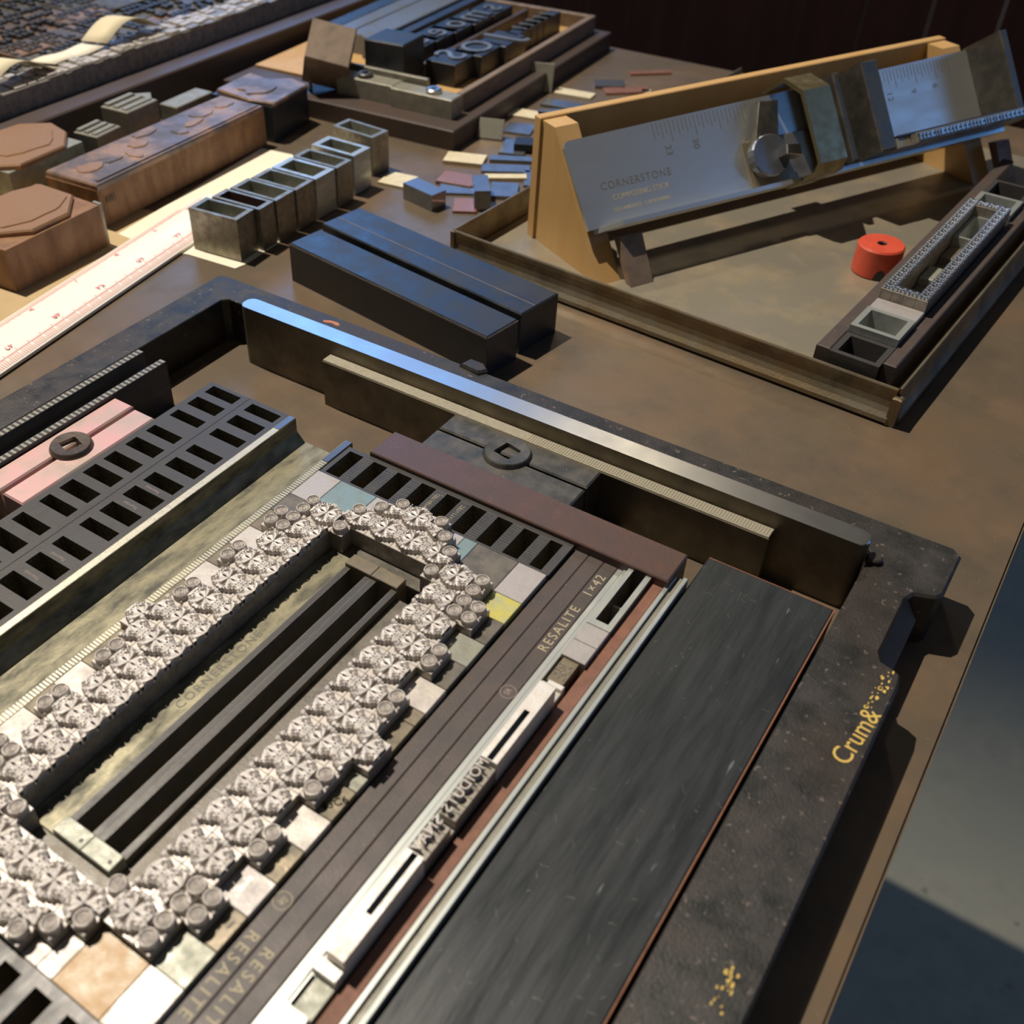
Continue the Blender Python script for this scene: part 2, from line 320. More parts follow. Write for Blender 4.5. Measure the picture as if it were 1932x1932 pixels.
def quoin(name, parts, ring, m, label, ax):
    root = None
    for q in parts:
        b = B().box(*q, c=.5)
        if root is None: root = empty(name, ((q[0]+q[1])/2, (q[2]+q[3])/2, 0)); ORG[root.name] = np.array([(q[0]+q[1])/2, (q[2]+q[3])/2, 0.])
        mk('jaw', b, m, parent=root)
    cx, cy, z, r = ring
    n = 40; b = B().lathe(cx, cy, [(r*1.0, z-4), (r*1.0, z+.6), (r*.94, z+1.6), (r*.9, z+1.9)], n)
    # ring top with a square socket
    s = r*.40; N0 = len(b.v); out = [(cx+r*.9*math.cos(2*math.pi*i/n), cy+r*.9*math.sin(2*math.pi*i/n), z+1.9) for i in range(n)]
    sq = []
    for i in range(n):
        a = 2*math.pi*i/n+R_(ax); k = s/max(abs(math.cos(a)), abs(math.sin(a))); sq.append((cx+k*math.cos(a-R_(ax)+R_(0)), cy+k*math.sin(a-R_(ax)), z+1.75))
    b.add(out+sq, [(i, (i+1) % n, n+(i+1) % n, n+i) for i in range(n)])
    low = [(x, y, z-3.5) for x, y, _ in sq]; b.add(sq+low, [(i, (i+1) % n, n+(i+1) % n, n+i) for i in range(n)]+[tuple(range(n, 2*n))])
    k = mk('key_socket', b, 'quoin_key' if m == 'quoin_pink' else 'quoin_dark', parent=root)
    return tag(root, label, 'quoin')
quoin('expanding_quoin', [(-145.4, -94.2, 202.8, 213.4, 0, 18), (-145.4, -94.2, 214.3, 223.2, 0, 18)], (-121, 214.6, 17.6, 7.4), 'quoin_dark', 'dark steel expanding quoin with round key socket at the far bar', 12)

# ------------------------------------------------------------------ left side of the lock-up
def channel(name, x0, x1, y0, y1, h, web, rim, label, m=('steel_rim', 'steel_web'), tick=None):
    r = rim; f = (x1-x0)*.12
    prof = [(x0, 0), (x1, 0), (x1, h), (x1-r, h), (x1-r, web+f), (x1-r-f, web), (x0+r+f, web), (x0+r, web+f), (x0+r, h), (x0, h)]
    n = len(prof); b = B(); b.add([(x, y0, z) for x, z in prof]+[(x, y1, z) for x, z in prof], [(i, n+i, n+(i+1) % n, (i+1) % n) for i in range(n)])
    for k in (0, n):
        fs = [(0, 1, 6, 7), (0, 7, 8, 9), (1, 2, 3, 4), (1, 4, 5, 6)]
        b.f += [tuple(len(b.v)-2*n+k+i for i in (q if k == 0 else q[::-1])) for q in fs]
    o = mk(name, b, m[1]); tag(o, label, 'furniture')
    for a in (x0, x1-r): rm = mk('rim', B().box(a+.1, a+r-.1, y0+.1, y1-.1, h-.3, h+.05, c=.12), m[0], parent=o)
    if tick: ticks(rm, x1-r+.2, x1-.2, tick[0], tick[1], h, 'y', tick[2], tick[2]*.5, m[1], dz=.09)
    return o
lc = channel('channel_furniture', -255.3, -241.9, 22, 193.2, 17.6, 11, 2.7, 'bluish two rimmed steel furniture against the left chase bar', m=('zinc_pale', 'hollow_black'), tick=(60, 193, 1.9))
ticks(lc, -255.1, -252.8, 60, 193, 17.6, 'y', 1.9, .9, 'hollow_black', dz=.09)
quoin('expanding_quoin', [(-241.8, -233.4, 118.6, 170.2, 0, 16.2), (-231.7, -222.9, 118.3, 169.4, 0, 16.2)], (-232.3, 144.2, 15.9, 6.6), 'quoin_pink', 'pinkish steel expanding quoin with rusty key socket at the left', 14)
def hollow(x0, x1, y0, y1, h, hs, dep, label, name='hollow_furniture'):
    o = mk(name, B().holes(x0, x1, y0, y1, 0, h, hs), 'hollow_black'); tag(o, label, 'furniture')
    for q in hs: mk('pocket', pit(q, h, dep, .35), 'hollow_inner', parent=o)
    return o
HY = [(189, 4.3), (181, 4.9), (173.3, 3.9), (163.2, 3.9), (154.7, 4.8), (146, 4.8), (138, 5.1), (129.3, 5.1), (122, 4), (112.5, 4), (103.6, 5.1), (94.6, 5.3), (85.5, 5.1)]
hollow(-222.6, -205.75, 78, 194.7, 16, [(-220.4, -208.3, y, y+d) for y, d in HY], 6.5, 'dark hollow furniture with rough pockets beside the pinkish quoin')
hb = hollow(-205.55, -188.8, 76, 194.9, 16, [(-203.1, -191, y-.3, y+d-.3) for y, d in HY], 6.5, 'dark hollow furniture with rough pockets beside the pale rimmed channel')
for y in (101.1, 109.8, 135.7, 144.2): text('cast_mark', 'Patented', 1.5, 'engrave_mid', hb, flat(-197.5, y, 16.02, 180), depth=.1)
fc = channel('channel_furniture', -186.1, -161.35, 14.6, 191.7, 19.05, 11.2, 2.5, 'pale rimmed six by forty two em steel channel furniture with engraved lettering', tick=(60, 190, .95))
mk('bluish_patch', B().box(-186.0, -183.7, 184, 191.6, 19.0, 19.2, c=.1), 'blue_tint_metal', parent=fc)  # bluish grey patches on the far ends of both rims
mk('bluish_patch', B().box(-163.6, -161.4, 180, 191.6, 19.0, 19.25, c=.1), 'blue_tint_metal', parent=fc)
# ------------------------------------------------------------------ the ornament form, on a 12 point grid
PX, X0, Y0 = 4.235, -140.25, 159.0
PY = 4.217
gx = lambda u: X0+u*PX
gy = lambda v: Y0+v*PY
TH = 23.3
def leaf_h(x, y):                     # height 0..1; A = (0,0) hub of the rosette, B = (1,0) hub of the scrolls
    r = np.hypot(x, y); th = np.arctan2(y, x); q = np.hypot(1-x, y); ph = np.arctan2(y, 1-x)
    rb = .95+.035*np.cos(22*th)+.03*np.cos(7*th+1)
    ins = (r < rb) | (q < .50+.03*np.cos(13*ph))
    lens = .105*np.sin(np.pi*np.clip((y-.10)/.68, 0, 1))            # leaf shaped gap on the edge shared with the neighbour
    ins &= x > lens
    lens2 = .055*np.sin(np.pi*np.clip((x-.12)/.42, 0, 1)); ins &= y > lens2
    rib = .5+.5*np.cos(8.2*th-1.1+1.4*np.sin(3*r))
    fine = .5+.5*np.cos(26*th+5*np.sin(8*r))
    h = .84+.10*rib*np.clip(r*2.2, 0, 1)+.05*fine*np.clip(r-.25, 0, 1)
    arc = np.abs(np.hypot(x-.50, y-.02)-.40); h = np.where((arc < .055) & (x > .45), 1.0, h)
    arc2 = np.abs(np.hypot(x-.50, y-.02)-.31); h = np.where((arc2 < .045) & (x > .5) & (y > .04), .66, h)
    cur = np.abs(np.hypot(x-.76, y-.20)-.105); h = np.where(cur < .04, .95, h); h = np.where(np.hypot(x-.76, y-.20) < .05, .62, h)
    for cx, cy, rr in ((.33, .80, .09), (.62, .60, .08), (.16, .60, .06), (.82, .42, .07), (.47, .42, .06)):
        d = np.hypot(x-cx, y-cy); h = np.where(d < rr, .86+.12*np.cos(d/rr*np.pi/2), h); h = np.where((d > rr) & (d < rr+.035), .68, h)
    h = np.where(r < .07, .9, h)
    return np.where(ins, h, 0)
def disc_h(x, y):                     # rosette with a volute; B hub at (1,0)
    dx, dy = x-.5, y-.5; r = np.hypot(dx, dy); a = np.arctan2(dy, dx)
    R = .465+.014*np.cos(20*a)
    h = .88+.10*np.cos(2*np.pi*(r*7.2)+a)*(r < .33)
    h = np.where((r > .33) & (r < .375), .70, h); h = np.where((r > .375) & (r < .43), 1.0, h); h = np.where(r >= .43, .86, h)
    q = np.hypot(1-x, y); ph = np.arctan2(y, 1-x)
    stem = (q < .30) & (np.abs(ph-.785) < .62); hs = .62+.3*np.cos(9*(ph-.785))
    tips = (np.hypot(1-x, 1-y) < .11) | (np.hypot(x, y) < .10)
    return np.where(r < R, h, np.where(stem, hs, np.where(tips, .45, 0)))
def relief(name, fn, mirror, n=56, rel=1.75, w=4.19):
    g = (np.arange(n)+.5)/n; xx, yy = np.meshgrid(g, g, indexing='xy')
    H = fn(xx, yy); H = H+(H > 0)*rng.uniform(-.008, .008, H.shape)
    if mirror: H = H[:, ::-1]
    z = TH-rel+np.maximum(H, -.02)*rel
    px = ((g-.5)*w); v = []; f = []
    for j in range(n):
        for i in range(n): v.append((px[i]*S, px[j]*S, (z[j, i] if H[j, i] > 0 else TH-rel-.05)*S))
    for j in range(n-1):
        for i in range(n-1):
            q = (j*n+i, j*n+i+1, (j+1)*n+i+1, (j+1)*n+i)
            if max(H[j, i], H[j, i+1], H[j+1, i], H[j+1, i+1]) > 0: f.append(q)
    me = bpy.data.meshes.new(name); me.from_pydata(v, [], f); me.materials.append(MATS['type_metal'])
    return me
FACE = {'L': relief('leaf_face', leaf_h, False), 'R': relief('leaf_face_mirrored', leaf_h, True), 'D': relief('rosette_face', disc_h, False)}
bb_ = B().box(-2.09, 2.09, -2.09, 2.09, 0, TH-1.7, c=.12)
BODY = bpy.data.meshes.new('sort_body'); BODY.from_pydata([(x*S, y*S, z*S) for x, y, z in bb_.v], [], bb_.f); BODY.materials.append(MATS['type_body']); BODY.materials.append(MATS['type_metal'])
for p in BODY.polygons:
    if p.normal.z > .3: p.material_index = 1
LEAF = {}; DISC = {}
def leaf(i, j, L, odd):
    above = (j == L); A_left = ((i % 2) == (1 if odd else 0))
    if above: kind, rot = ('L', 0) if A_left else ('R', 0)
    else: kind, rot = ('R', 180) if A_left else ('L', 180)
    LEAF[(i, j)] = (kind, rot)
def both(i, j, L, odd):
    for a in (i, 7-i):
        leaf(a, j, L, odd); leaf(a, -27-j, -26-L, odd)
def dboth(i, j, bu, bv):
    for mi in (0, 1):
        for mj in (0, 1):
            ii, uu = (7-i, 8-bu) if mi else (i, bu); jj, vv = (-27-j, -26-bv) if mj else (j, bv)
            DISC[(ii, jj)] = (uu, vv)
for j in range(-23, -3):
    for i in (-3, -2, -1):
        L = j if j % 2 == 0 else j+1
        leaf(i, j, L, False); leaf(7-i, j, L, False)
for j in (-3, -2):
    for i in (-2, -1): both(i, j, -2, False)
for j in (-12, -13, -14, -15):
    L = j if j % 2 == 0 else j+1
    leaf(-4, j, L, False); leaf(11, j, L, False)
for j in (-13, -14):
    LEAF[(12, j)] = ('L', 0) if j == -13 else ('R', 180); LEAF[(-5, j)] = ('R', 0) if j == -13 else ('L', 180)
for i in (-2, -1):
    for j in (-1, 0): both(i, j, 0, True)
for i in range(0, 4):
    both(i, 0, 1, True)
for i in range(1, 4): both(i, 1, 1, True)
for i in (2, 3): both(i, 2, 3, False)
both(3, 3, 3, False)
for i, j, u, v in ((-4, -2, -3, -2), (-4, -3, -3, -2), (-3, -2, -3, -2), (-3, -3, -3, -2), (-4, -6, -3, -6), (-4, -7, -3, -6), (-4, -10, -3, -10), (-4, -11, -3, -10), (-3, 0, -2, 0), (-3, -1, -2, 0), (0, -1, 0, 0), (0, 1, 1, 1), (1, 2, 2, 3), (2, 3, 3, 3)): dboth(i, j, u, v)
def visible(x, y, z, mg=25):
    p = Vector((x, y, z-HC)); c = (p.dot(r2), p.dot(d2), p.dot(fw))
    if c[2] < 20: return False
    u, v = CX+F_*c[0]/c[2], CY+F_*c[1]/c[2]
    return -mg < u < 1932+mg and -mg < v < 1932+mg
ORD = ['first', 'second', 'third', 'fourth', 'fifth', 'sixth', 'seventh', 'eighth', 'ninth', 'tenth', 'eleventh', 'twelfth', 'thirteenth', 'fourteenth', 'fifteenth', 'sixteenth', 'seventeenth', 'eighteenth', 'nineteenth', 'twentieth']+['twenty '+w for w in ('first', 'second', 'third', 'fourth', 'fifth', 'sixth', 'seventh', 'eighth', 'ninth')]
for t_ in ('thirt', 'fort', 'fift', 'sixt', 'sevent', 'eight'): ORD += [t_+'ieth']+[t_+'y '+w for w in ORD[:9]]
def place_sorts():
    cells = {**{k: ('leaf',)+v for k, v in LEAF.items()}, **{k: ('disc',)+v for k, v in DISC.items()}}
    for (i, j), d in sorted(cells.items()):
        x, y = gx(i+.5), gy(j+.5)
        if not (visible(x-2, y-2, 22) or visible(x+2, y+2, 22)): continue
        if d[0] == 'leaf': me, rz = FACE[d[1]], R_(d[2])
        else:
            me = FACE['D']; du, dv = d[1]-(i+.5), d[2]-(j+.5); rz = math.atan2(dv, du)-math.atan2(-1, 1)
        o = mk('rosette_sort' if d[0] == 'disc' else 'leaf_sort', None, None, loc=(x, y, 0), mesh=BODY)
        o.rotation_euler = (0, 0, rz)
        f = mk('face', None, None, parent=o, mesh=me)
        kind = 'round rosette' if d[0] == 'disc' else 'leaf ornament'
        tag(o, f'silvery {kind} sort, {ORD[i+5]} column from the left, {ORD[3-j]} row from the far end', 'type sort', 'cast ornament sorts of the border form')
place_sorts()

# ------------------------------------------------------------------ quads and spaces round the border
QH = 19.0
def quad(u0, u1, v0, v1, m, label, h=QH):
    x, y = (gx(u0)+gx(u1))/2, (gy(v0)+gy(v1))/2
    if not any(visible(gx(a), gy(b), h, 40) for a in (u0, (u0+u1)/2, u1) for b in (v0, (v0+v1)/2, v1)): return None
    return tag(mk('spacing_quad', B().box(gx(u0)+.06, gx(u1)-.06, gy(v0)+.06, gy(v1)-.06, 0, h, c=.12), m), label, 'quad', 'spacing quads round the border')
RQ = [((11, 13, 1, 4), 'quad_lilac', 'lilac grey spacing quad at the far right corner of the border'), ((11, 13, -1, 1), 'quad_yellow', 'spacing quad stained yellow beside the right border band'),
      ((12, 13, -3, -1), 'quad_dark', 'narrow dark quad just below the yellow stained quad'), ((11, 13, -5, -3), 'quad_green', 'greenish grey square quad, first pale one below the yellow quad'),
      ((12, 13, -7, -5), 'quad_dark', 'narrow dark quad below the greenish grey square quad'), ((11, 13, -9, -7), 'quad_light', 'pale square quad, second pale one below the yellow quad'),
      ((12, 13, -10, -9), 'quad_brown', 'small brown quad below the second pale square quad'), ((12, 13, -12, -10), 'quad_brown', 'brown quad just above the outermost leaf sorts on the right'),
      ((12, 13, -15, -14), 'quad_green', 'small greenish quad just below the outermost leaf sorts on the right'), ((12, 13, -17, -15), 'quad_brown', 'brown quad with raised moulded figures beside the right band'),
      ((11, 13, -19, -17), 'quad_light', 'pale square quad below the quad with moulded figures'), ((12, 13, -21, -19), 'quad_brown', 'narrow brown quad between the two lowest pale square quads'),
      ((11, 13, -23, -21), 'quad_lilac', 'pale square quad with a bright streak, lowest on the right'), ((12, 13, -25, -23), 'quad_brown', 'narrow brown quad with a dark nick near the lower right corner'),
      ((11, 13, -27, -25), 'quad_green', 'greenish brown quad above the glaring white quad'), ((11, 13, -30, -27), 'quad_white', 'glaring white quad at the bottom edge'),
      ((8, 11, 1, 4), 'quad_dark', 'large dark grey quad above the far right corner of the border'), ((8, 11, -30, -27), 'quad_rust', 'large rust streaked quad at the bottom left'),
      ((7, 8, 2, 4), 'quad_blue', 'small teal quad beside the large dark grey quad'), ((6, 7, 3, 4), 'quad_lilac', 'small pale quad beside the small teal quad'),
      ((7, 8, -30, -28), 'quad_light', 'bright quad touching the rust streaked quad'), ((6, 7, -30, -29), 'quad_light', 'small bright quad left of the one touching the rust streaked quad'),
      ((-5, -3, 1, 4), 'quad_lilac', 'pale grey quad at the far left corner beside the channel'), ((-3, 0, 1, 4), 'quad_blue', 'large blue green quad above the far left corner of the border'),
      ((0, 1, 2, 4), 'quad_lilac', 'pale quad right of the large blue green quad'), ((1, 2, 3, 4), 'quad_light', 'small pale quad hidden behind the far rosettes'),
      ((-5, -3, -1, 1), 'quad_dark', 'dark quad beside the channel at the far left corner'), ((-5, -4, -3, -1), 'quad_brown', 'narrow brown quad left of the four rosettes'),
      ((-5, -3, -5, -3), 'quad_light', 'pale quad, first of the pale ones left of the border'), ((-5, -4, -7, -5), 'quad_brown', 'narrow brown quad beside the upper left pair of rosettes'),
      ((-5, -3, -9, -7), 'quad_light', 'pale quad, second of the pale ones left of the border'), ((-5, -4, -12, -9), 'quad_brown', 'brown quad beside the second left pair of rosettes'),
      ((-5, -4, -17, -14), 'quad_brown', 'brown quad beside the third left pair of rosettes'), ((-5, -3, -19, -17), 'quad_light', 'stained pale quad below the third left pair of rosettes'),
      ((-5, -4, -21, -19), 'quad_brown', 'narrow brown quad beside the fourth left pair of rosettes'), ((-5, -3, -23, -21), 'quad_light', 'pale quad at the left edge below the fourth rosette pair')]
for q, m, l in RQ:
    o = quad(*q, m, l)
    if o and 'moulded' in l:
        text('moulded_figures', '93C6', 2.6, 'steel_dull', o, flat(gx(12.5), gy(-16.1), QH, 56), depth=.3)
    if o and 'nick' in l: mk('nick', B().box(gx(12.55), gx(12.7), gy(-23.9), gy(-23.5), QH-.3, QH+.02), 'engraving', parent=o)
    if o and 'bright streak' in l: mk('streak', B().box(gx(11.7), gx(11.95), gy(-22.3), gy(-21.4), QH-.2, QH+.08, c=.05), 'quad_white', parent=o)
for i, (u, v) in enumerate(((-4, -17.0),)): pass

# ------------------------------------------------------------------ inside the border
def block(name, u0, u1, v0, v1, h, m, label, cat, c=.15):
    return tag(mk(name, B().box(gx(u0)+.05, gx(u1)-.05, gy(v0)+.05, gy(v1)-.05, 0, h, c=c), m), label, cat)
w1 = block('metal_slug', 0, 2, -25, -1, 15.5, 'steel_web', 'weathered brass coloured furniture with engraved maker name inside the left band', 'furniture')
text('engraved_name', 'CORNERSTONE', 3.4, 'engraving', w1, flat(gx(1.25), gy(-12.5), 15.52, 54+36), depth=.06, spacing=1.25)
block('metal_slug', 1, 7, -1, 0, 15.5, 'quad_dark', 'dark crossways slug at the far end inside the border', 'slug')
block('metal_slug', 1, 7, -26, -25, 15.5, 'quad_dark', 'dark crossways slug at the near end inside the border', 'slug')
for k, (a, b_) in enumerate(((2, 4), (4, 6))):
    s = 'left' if k == 0 else 'right'
    block('metal_quad', a, b_, -2, -1, 17.8, 'quad_brown', f'{s} brownish quad of the pair capping the channels at the far end', 'quad')
    q = block('metal_quad', a, b_, -25, -24, 17.8, 'quad_green', f'{s} greenish quad of the pair capping the channels at the near end', 'quad')
    mk('hole', B().lathe(gx(b_-.35), gy(-24.6), [(.5, 17.4), (.5, 17.86), (.01, 17.86)], 10), 'engraving', parent=q)
    channel('narrow_channel', gx(a)+.05, gx(b_)-.05, gy(-24)+.1, gy(-2)-.1, 16.6, 6, 1.7, f'{s} narrow dark channel bar running inside the border', m=('hollow_black', 'quad_dark'))
block('furniture_strip', 6, 8, -25, -2, 14.2, 'quad_dark', 'dark grey furniture strip along the right band inside the border', 'furniture')
# ------------------------------------------------------------------ slotted furniture above and below the form
hy0, hy1 = gy(4)+.1, 190.0
sl = [(-158.6+i*8.58+.6, -158.6+i*8.58+5.3, hy0+.8, hy1-1.6) for i in range(8)]
sl = [(-159.4+d, -154.8+d, hy0+.7, hy1-1.6) for d in (0, 8.75, 17.4, 26.0, 34.5, 43.0, 51.6, 60.0)]
sl[-1] = (-91.2, -87.4, hy0+.7, hy1-1.6); sl = [(-159.6, -154.6, hy0+.7, hy1-1.6), (-150.7, -145.8, hy0+.7, hy1-1.6), (-142, -137, hy0+.7, hy1-1.6), (-133.4, -128.5, hy0+.7, hy1-1.6), (-124.8, -120, hy0+.7, hy1-1.6), (-116.3, -111.5, hy0+.7, hy1-1.6), (-107.8, -103, hy0+.7, hy1-1.6), (-99.5, -94.7, hy0+.7, hy1-1.6), (-91.2, -87.5, hy0+.7, hy1-1.6)]
hs = hollow(-161.2, -85.0, hy0, hy1, 18.8, sl, 1.0, 'slotted dark furniture with nine open slots at the far end of the form', 'slotted_furniture')
rid = B()
for a, b_ in zip([s_[1] for s_ in sl[:-1]], [s_[0] for s_ in sl[1:]]):
    y = hy0+1
    while y < hy1-2.2:
        rid.box(a+.3, b_-.3, y, y+.28, 18.7, 18.9); y += random.uniform(.7, 1.1)
mk('saw_marks', rid, 'quoin_dark', parent=hs)['kind'] = 'stuff'
for k in (4, 5):
    a, b_ = sl[k-1][1], sl[k][0]; text('cast_mark', 'PATENTED', 1.6, 'engrave_pale', hs, flat((a+b_)/2, (hy0+hy1)/2, 18.82, 90), depth=.1)
ny1 = gy(-30)-.1; ny0 = ny1-14
sl2 = [(-125+k*8.6, -120.2+k*8.6, ny0+1.6, ny1-2.2) for k in range(0, 4)]
hollow(-128, -85.0, ny0, ny1, 18.8, sl2, 1.0, 'slotted dark furniture cut by the bottom left corner of the picture', 'slotted_furniture')

# ------------------------------------------------------------------ resin strips and leads right of the form
ST = [(-84.85, -80.55, 'first resin strip, next to the pale quads, lettered at its near end'), (-80.5, -76.0, 'middle resin strip of three, lettered at its near end'), (-75.95, -71.95, 'third resin strip, lettered along its far half')]
strips = []
for a, b_, l in ST: strips.append(tag(mk('resin_strip', B().box(a, b_, 16, 193.0, 0, 17.4, c=.25), 'resin_strip'), 'dark brown '+l, 'furniture strip'))
text('lettering', 'RESALITE   1×42', 3.6, 'engrave_pale', strips[2], flat(-73.9, 169.5, 17.42, 90), depth=.06, spacing=1.25)
def ring(parent, cx, cy, z, r, m, w=.14):
    b = B(); n = 28
    for i in range(n):
        a, c_ = 2*math.pi*i/n, 2*math.pi*(i+1)/n
        b.prism([(cx+k*math.cos(t), cy+k*math.sin(t)) for k, t in ((r-w, a), (r, a), (r, c_), (r-w, c_))], z, z+.05)
    return mk('maker_ring', b, m, parent=parent)
ring(strips[2], -73.9, 138.4, 17.38, 2.0, 'engrave_mid'); text('monogram', 'SR', 1.9, 'engrave_mid', strips[2], flat(-73.9, 138.4, 17.42, 90), depth=.06)
ring(strips[0], -82.7, 69.0, 17.38, 2.0, 'engrave_pale'); text('monogram', 'SR', 1.9, 'engrave_pale', strips[0], flat(-82.7, 69.0, 17.42, 250), depth=.06)
text('lettering', 'RESALITE', 3.7, 'engrave_pale', strips[0], flat(-82.7, 51.5, 17.42, -90), depth=.06, spacing=1.35)
text('lettering', 'RESALITE', 3.7, 'engrave_pale', strips[1], flat(-78.2, 50.5, 17.42, -90), depth=.06, spacing=1.35)
tag(mk('thin_lead', B().box(-71.9, -70.4, 16, 193.4, 0, 17.3, c=.15), 'lead_strip'), 'thin grey lead against the third resin strip', 'lead')
tag(mk('thin_lead', B().box(-70.35, -69.15, 16, 193.6, 0, 17.8, c=.15), 'lead_strip'), 'thin grey lead between its twin and the type line', 'lead')
# ------------------------------------------------------------------ the line of type with its slugs
cl, cr = -69.0, -62.65
hq = mk('hollow_quad', B().holes(cl, cr, 167.1, 192.4, 0, 19.05, [(-67.6, -64.1, 169.1, 190.2)]), 'lead_strip'); tag(hq, 'bright oblong hollow quad with an open middle at the far end of the type line', 'hollow quad')
mk('pocket', pit((-67.6, -64.1, 169.1, 190.2), 19.05, 2, .1), 'quad_dark', parent=hq)
mk('cross_web', B().box(-67.55, -64.15, 179.2, 180.0, 2, 15), 'quad_light', parent=hq)
def q2(name, x0, x1, y0, y1, h, m, l, cat='quad'): return tag(mk(name, B().box(x0, x1, y0, y1, 0, h, c=.12), m), l, cat)
q2('lead_quad', cl, cr, 160.6, 167.0, 19.0, 'quad_lilac', 'grey quad with a stamped mark touching the bright hollow quad')
q2('lead_quad', cl, cr, 154.5, 160.5, 19.0, 'quad_lilac', 'grey quad with a tan stain above the quad with raised figures')
tq = q2('lead_quad', -68.2, -64.0, 146.1, 154.4, 18.4, 'quad_brown', 'dark quad with raised figures in the type line')
text('raised_figures', '2×24', 2.5, 'steel_dull', tq, flat(-65.4, 150.2, 18.4, 90), depth=.35); text('raised_figures', '93G', 2.3, 'steel_dull', tq, flat(-67.2, 150.4, 18.4, 90), depth=.35)
q2('thin_space', -67.4, -63.3, 144.6, 146.0, 19.0, 'quad_white', 'thin bright space below the quad with raised figures', 'space')
q2('thin_space', -67.4, -63.3, 141.4, 144.5, 18.0, 'quad_light', 'pale space touching the far metal slug', 'space')
q2('thin_lead', -69.05, -67.5, 20, 146.0, 17.6, 'lead_strip', 'thin stained lead beside the line of small capitals', 'lead')
def slug(y0, y1, sy0, sy1, l):
    o = mk('metal_slug', B().holes(-67.35, -63.3, y0, y1, 0, TH, [(-66.0, -64.6, sy0, sy1)]), 'quad_white')
    mk('groove', pit((-66.0, -64.6, sy0, sy1), TH, TH-2.2, .05), 'blue_tint_metal', parent=o); return tag(o, l, 'slug')
slug(116.1, 141.2, 116.3, 132, 'long shiny slug with a dark groove at the far end of the capitals')
slug(64.1, 89.4, 74, 89.2, 'long shiny slug with a dark groove at the near end of the capitals')
y = 115.9
LET = [('M', 2.7), ('O', 2.5), ('I', 1.5), ('D', 2.4), ('U', 2.4), ('T', 2.2), ('S', 1.9), (' ', 1.6), ('S', 1.9), ('N', 2.6), ('A', 2.4), ('V', 2.3)]
OC = ['first', 'second', 'third', 'fourth', 'fifth', 'sixth', 'seventh', 'eighth', 'ninth', 'tenth', 'eleventh', 'twelfth']
sc = 26.3/sum(w for _, w in LET)
for k, (c_, w) in enumerate(LET):
    w *= sc; hh = TH-1.6 if c_ != ' ' else 18.8
    o = tag(mk('capital_sort', B().box(-67.35, -63.3, y-w+.03, y-.03, 0, hh, c=.1), 'type_body'), f'small metal capital sort, {OC[k]} from the far slug' if c_ != ' ' else 'low word space between the small capital sorts', 'type sort', 'small capitals set in a line')
    if c_ != ' ': text('face', c_, 3.3, 'type_metal', o, flat(-65.9, y-w/2, TH-.8, 90), depth=1.7, mirror=True)
    y -= w
for a, b_, h, m, l in ((61.3, 64.0, 20, 'quad_white', 'bright quad below the near slug'), (54.2, 61.2, 17.6, 'quad_green', 'greenish quad below the bright quad of the type line'), (44, 54.1, 19.5, 'quad_white', 'white quad at the bottom edge of the type line')):
    q2('lead_quad', -68.6 if h != 19.5 else -69.0, -63.3, a, b_, h, m, l)
tag(mk('fibre_strip', B().box(-62.55, -59.05, 14, 193.2, 0, 17.4, c=.2), 'fibre_red'), 'red brown fibre strip right of the type line', 'furniture strip')
for k, (a, b_, h, e, l) in enumerate(((-58.95, -57.75, 17.9, 195.5, 'bright lead next to the red brown fibre strip'), (-57.7, -57.0, 17.0, 196.6, 'lowest dark edged lead in the bundle by the black board'), (-56.95, -56.25, 17.5, 196.0, 'greenish lead in the bundle by the black board'), (-56.2, -54.95, 18.0, 196.4, 'bright lead of the bundle touching the black board'))):
    tag(mk('thin_lead', B().box(a, b_, 12, e, 0, h, c=.15), 'lead_strip' if k in (0, 3) else 'zinc_pale'), l, 'lead')
bd = tag(mk('wide_furniture', B().box(-54.5, -20.6, -20, 209.1, 0, 16.4, c=.5), 'board_black', bev=0), 'wide black painted wooden furniture board with lint and scratches', 'furniture')
mk('worn_edge', B().box(-20.75, -20.45, -20, 209, 12, 16.15), 'board_edge', parent=bd); mk('worn_edge', B().box(-54.3, -20.8, 208.95, 209.2, 13, 16.2), 'board_edge', parent=bd)
lb = B()
for i in range(70):                         # pale lint fibres
    x, y_ = random.uniform(-53.5, -22), random.uniform(70, 206); a = random.uniform(-1.3, .9); l = random.uniform(.5, 2.2); cx_ = x; cy_ = y_
    for s_ in range(3):
        nx, ny = cx_+l/3*math.cos(a), cy_+l/3*math.sin(a); w = .02
        lb.box(0, 0, 0, 0, 0, 0) if False else lb.add([(cx_-w*math.sin(a), cy_+w*math.cos(a), 16.42), (cx_+w*math.sin(a), cy_-w*math.cos(a), 16.42), (nx+w*math.sin(a), ny-w*math.cos(a), 16.45), (nx-w*math.sin(a), ny+w*math.cos(a), 16.45)], [(0, 1, 2, 3)])
        cx_, cy_ = nx, ny; a += random.uniform(-.7, .7)
mk('lint', lb, 'zinc_pale', parent=bd)['kind'] = 'stuff'
# ------------------------------------------------------------------ on the table behind the chase
def along(x0, y0, x1, y1): return math.atan2(y1-y0, x1-x0)
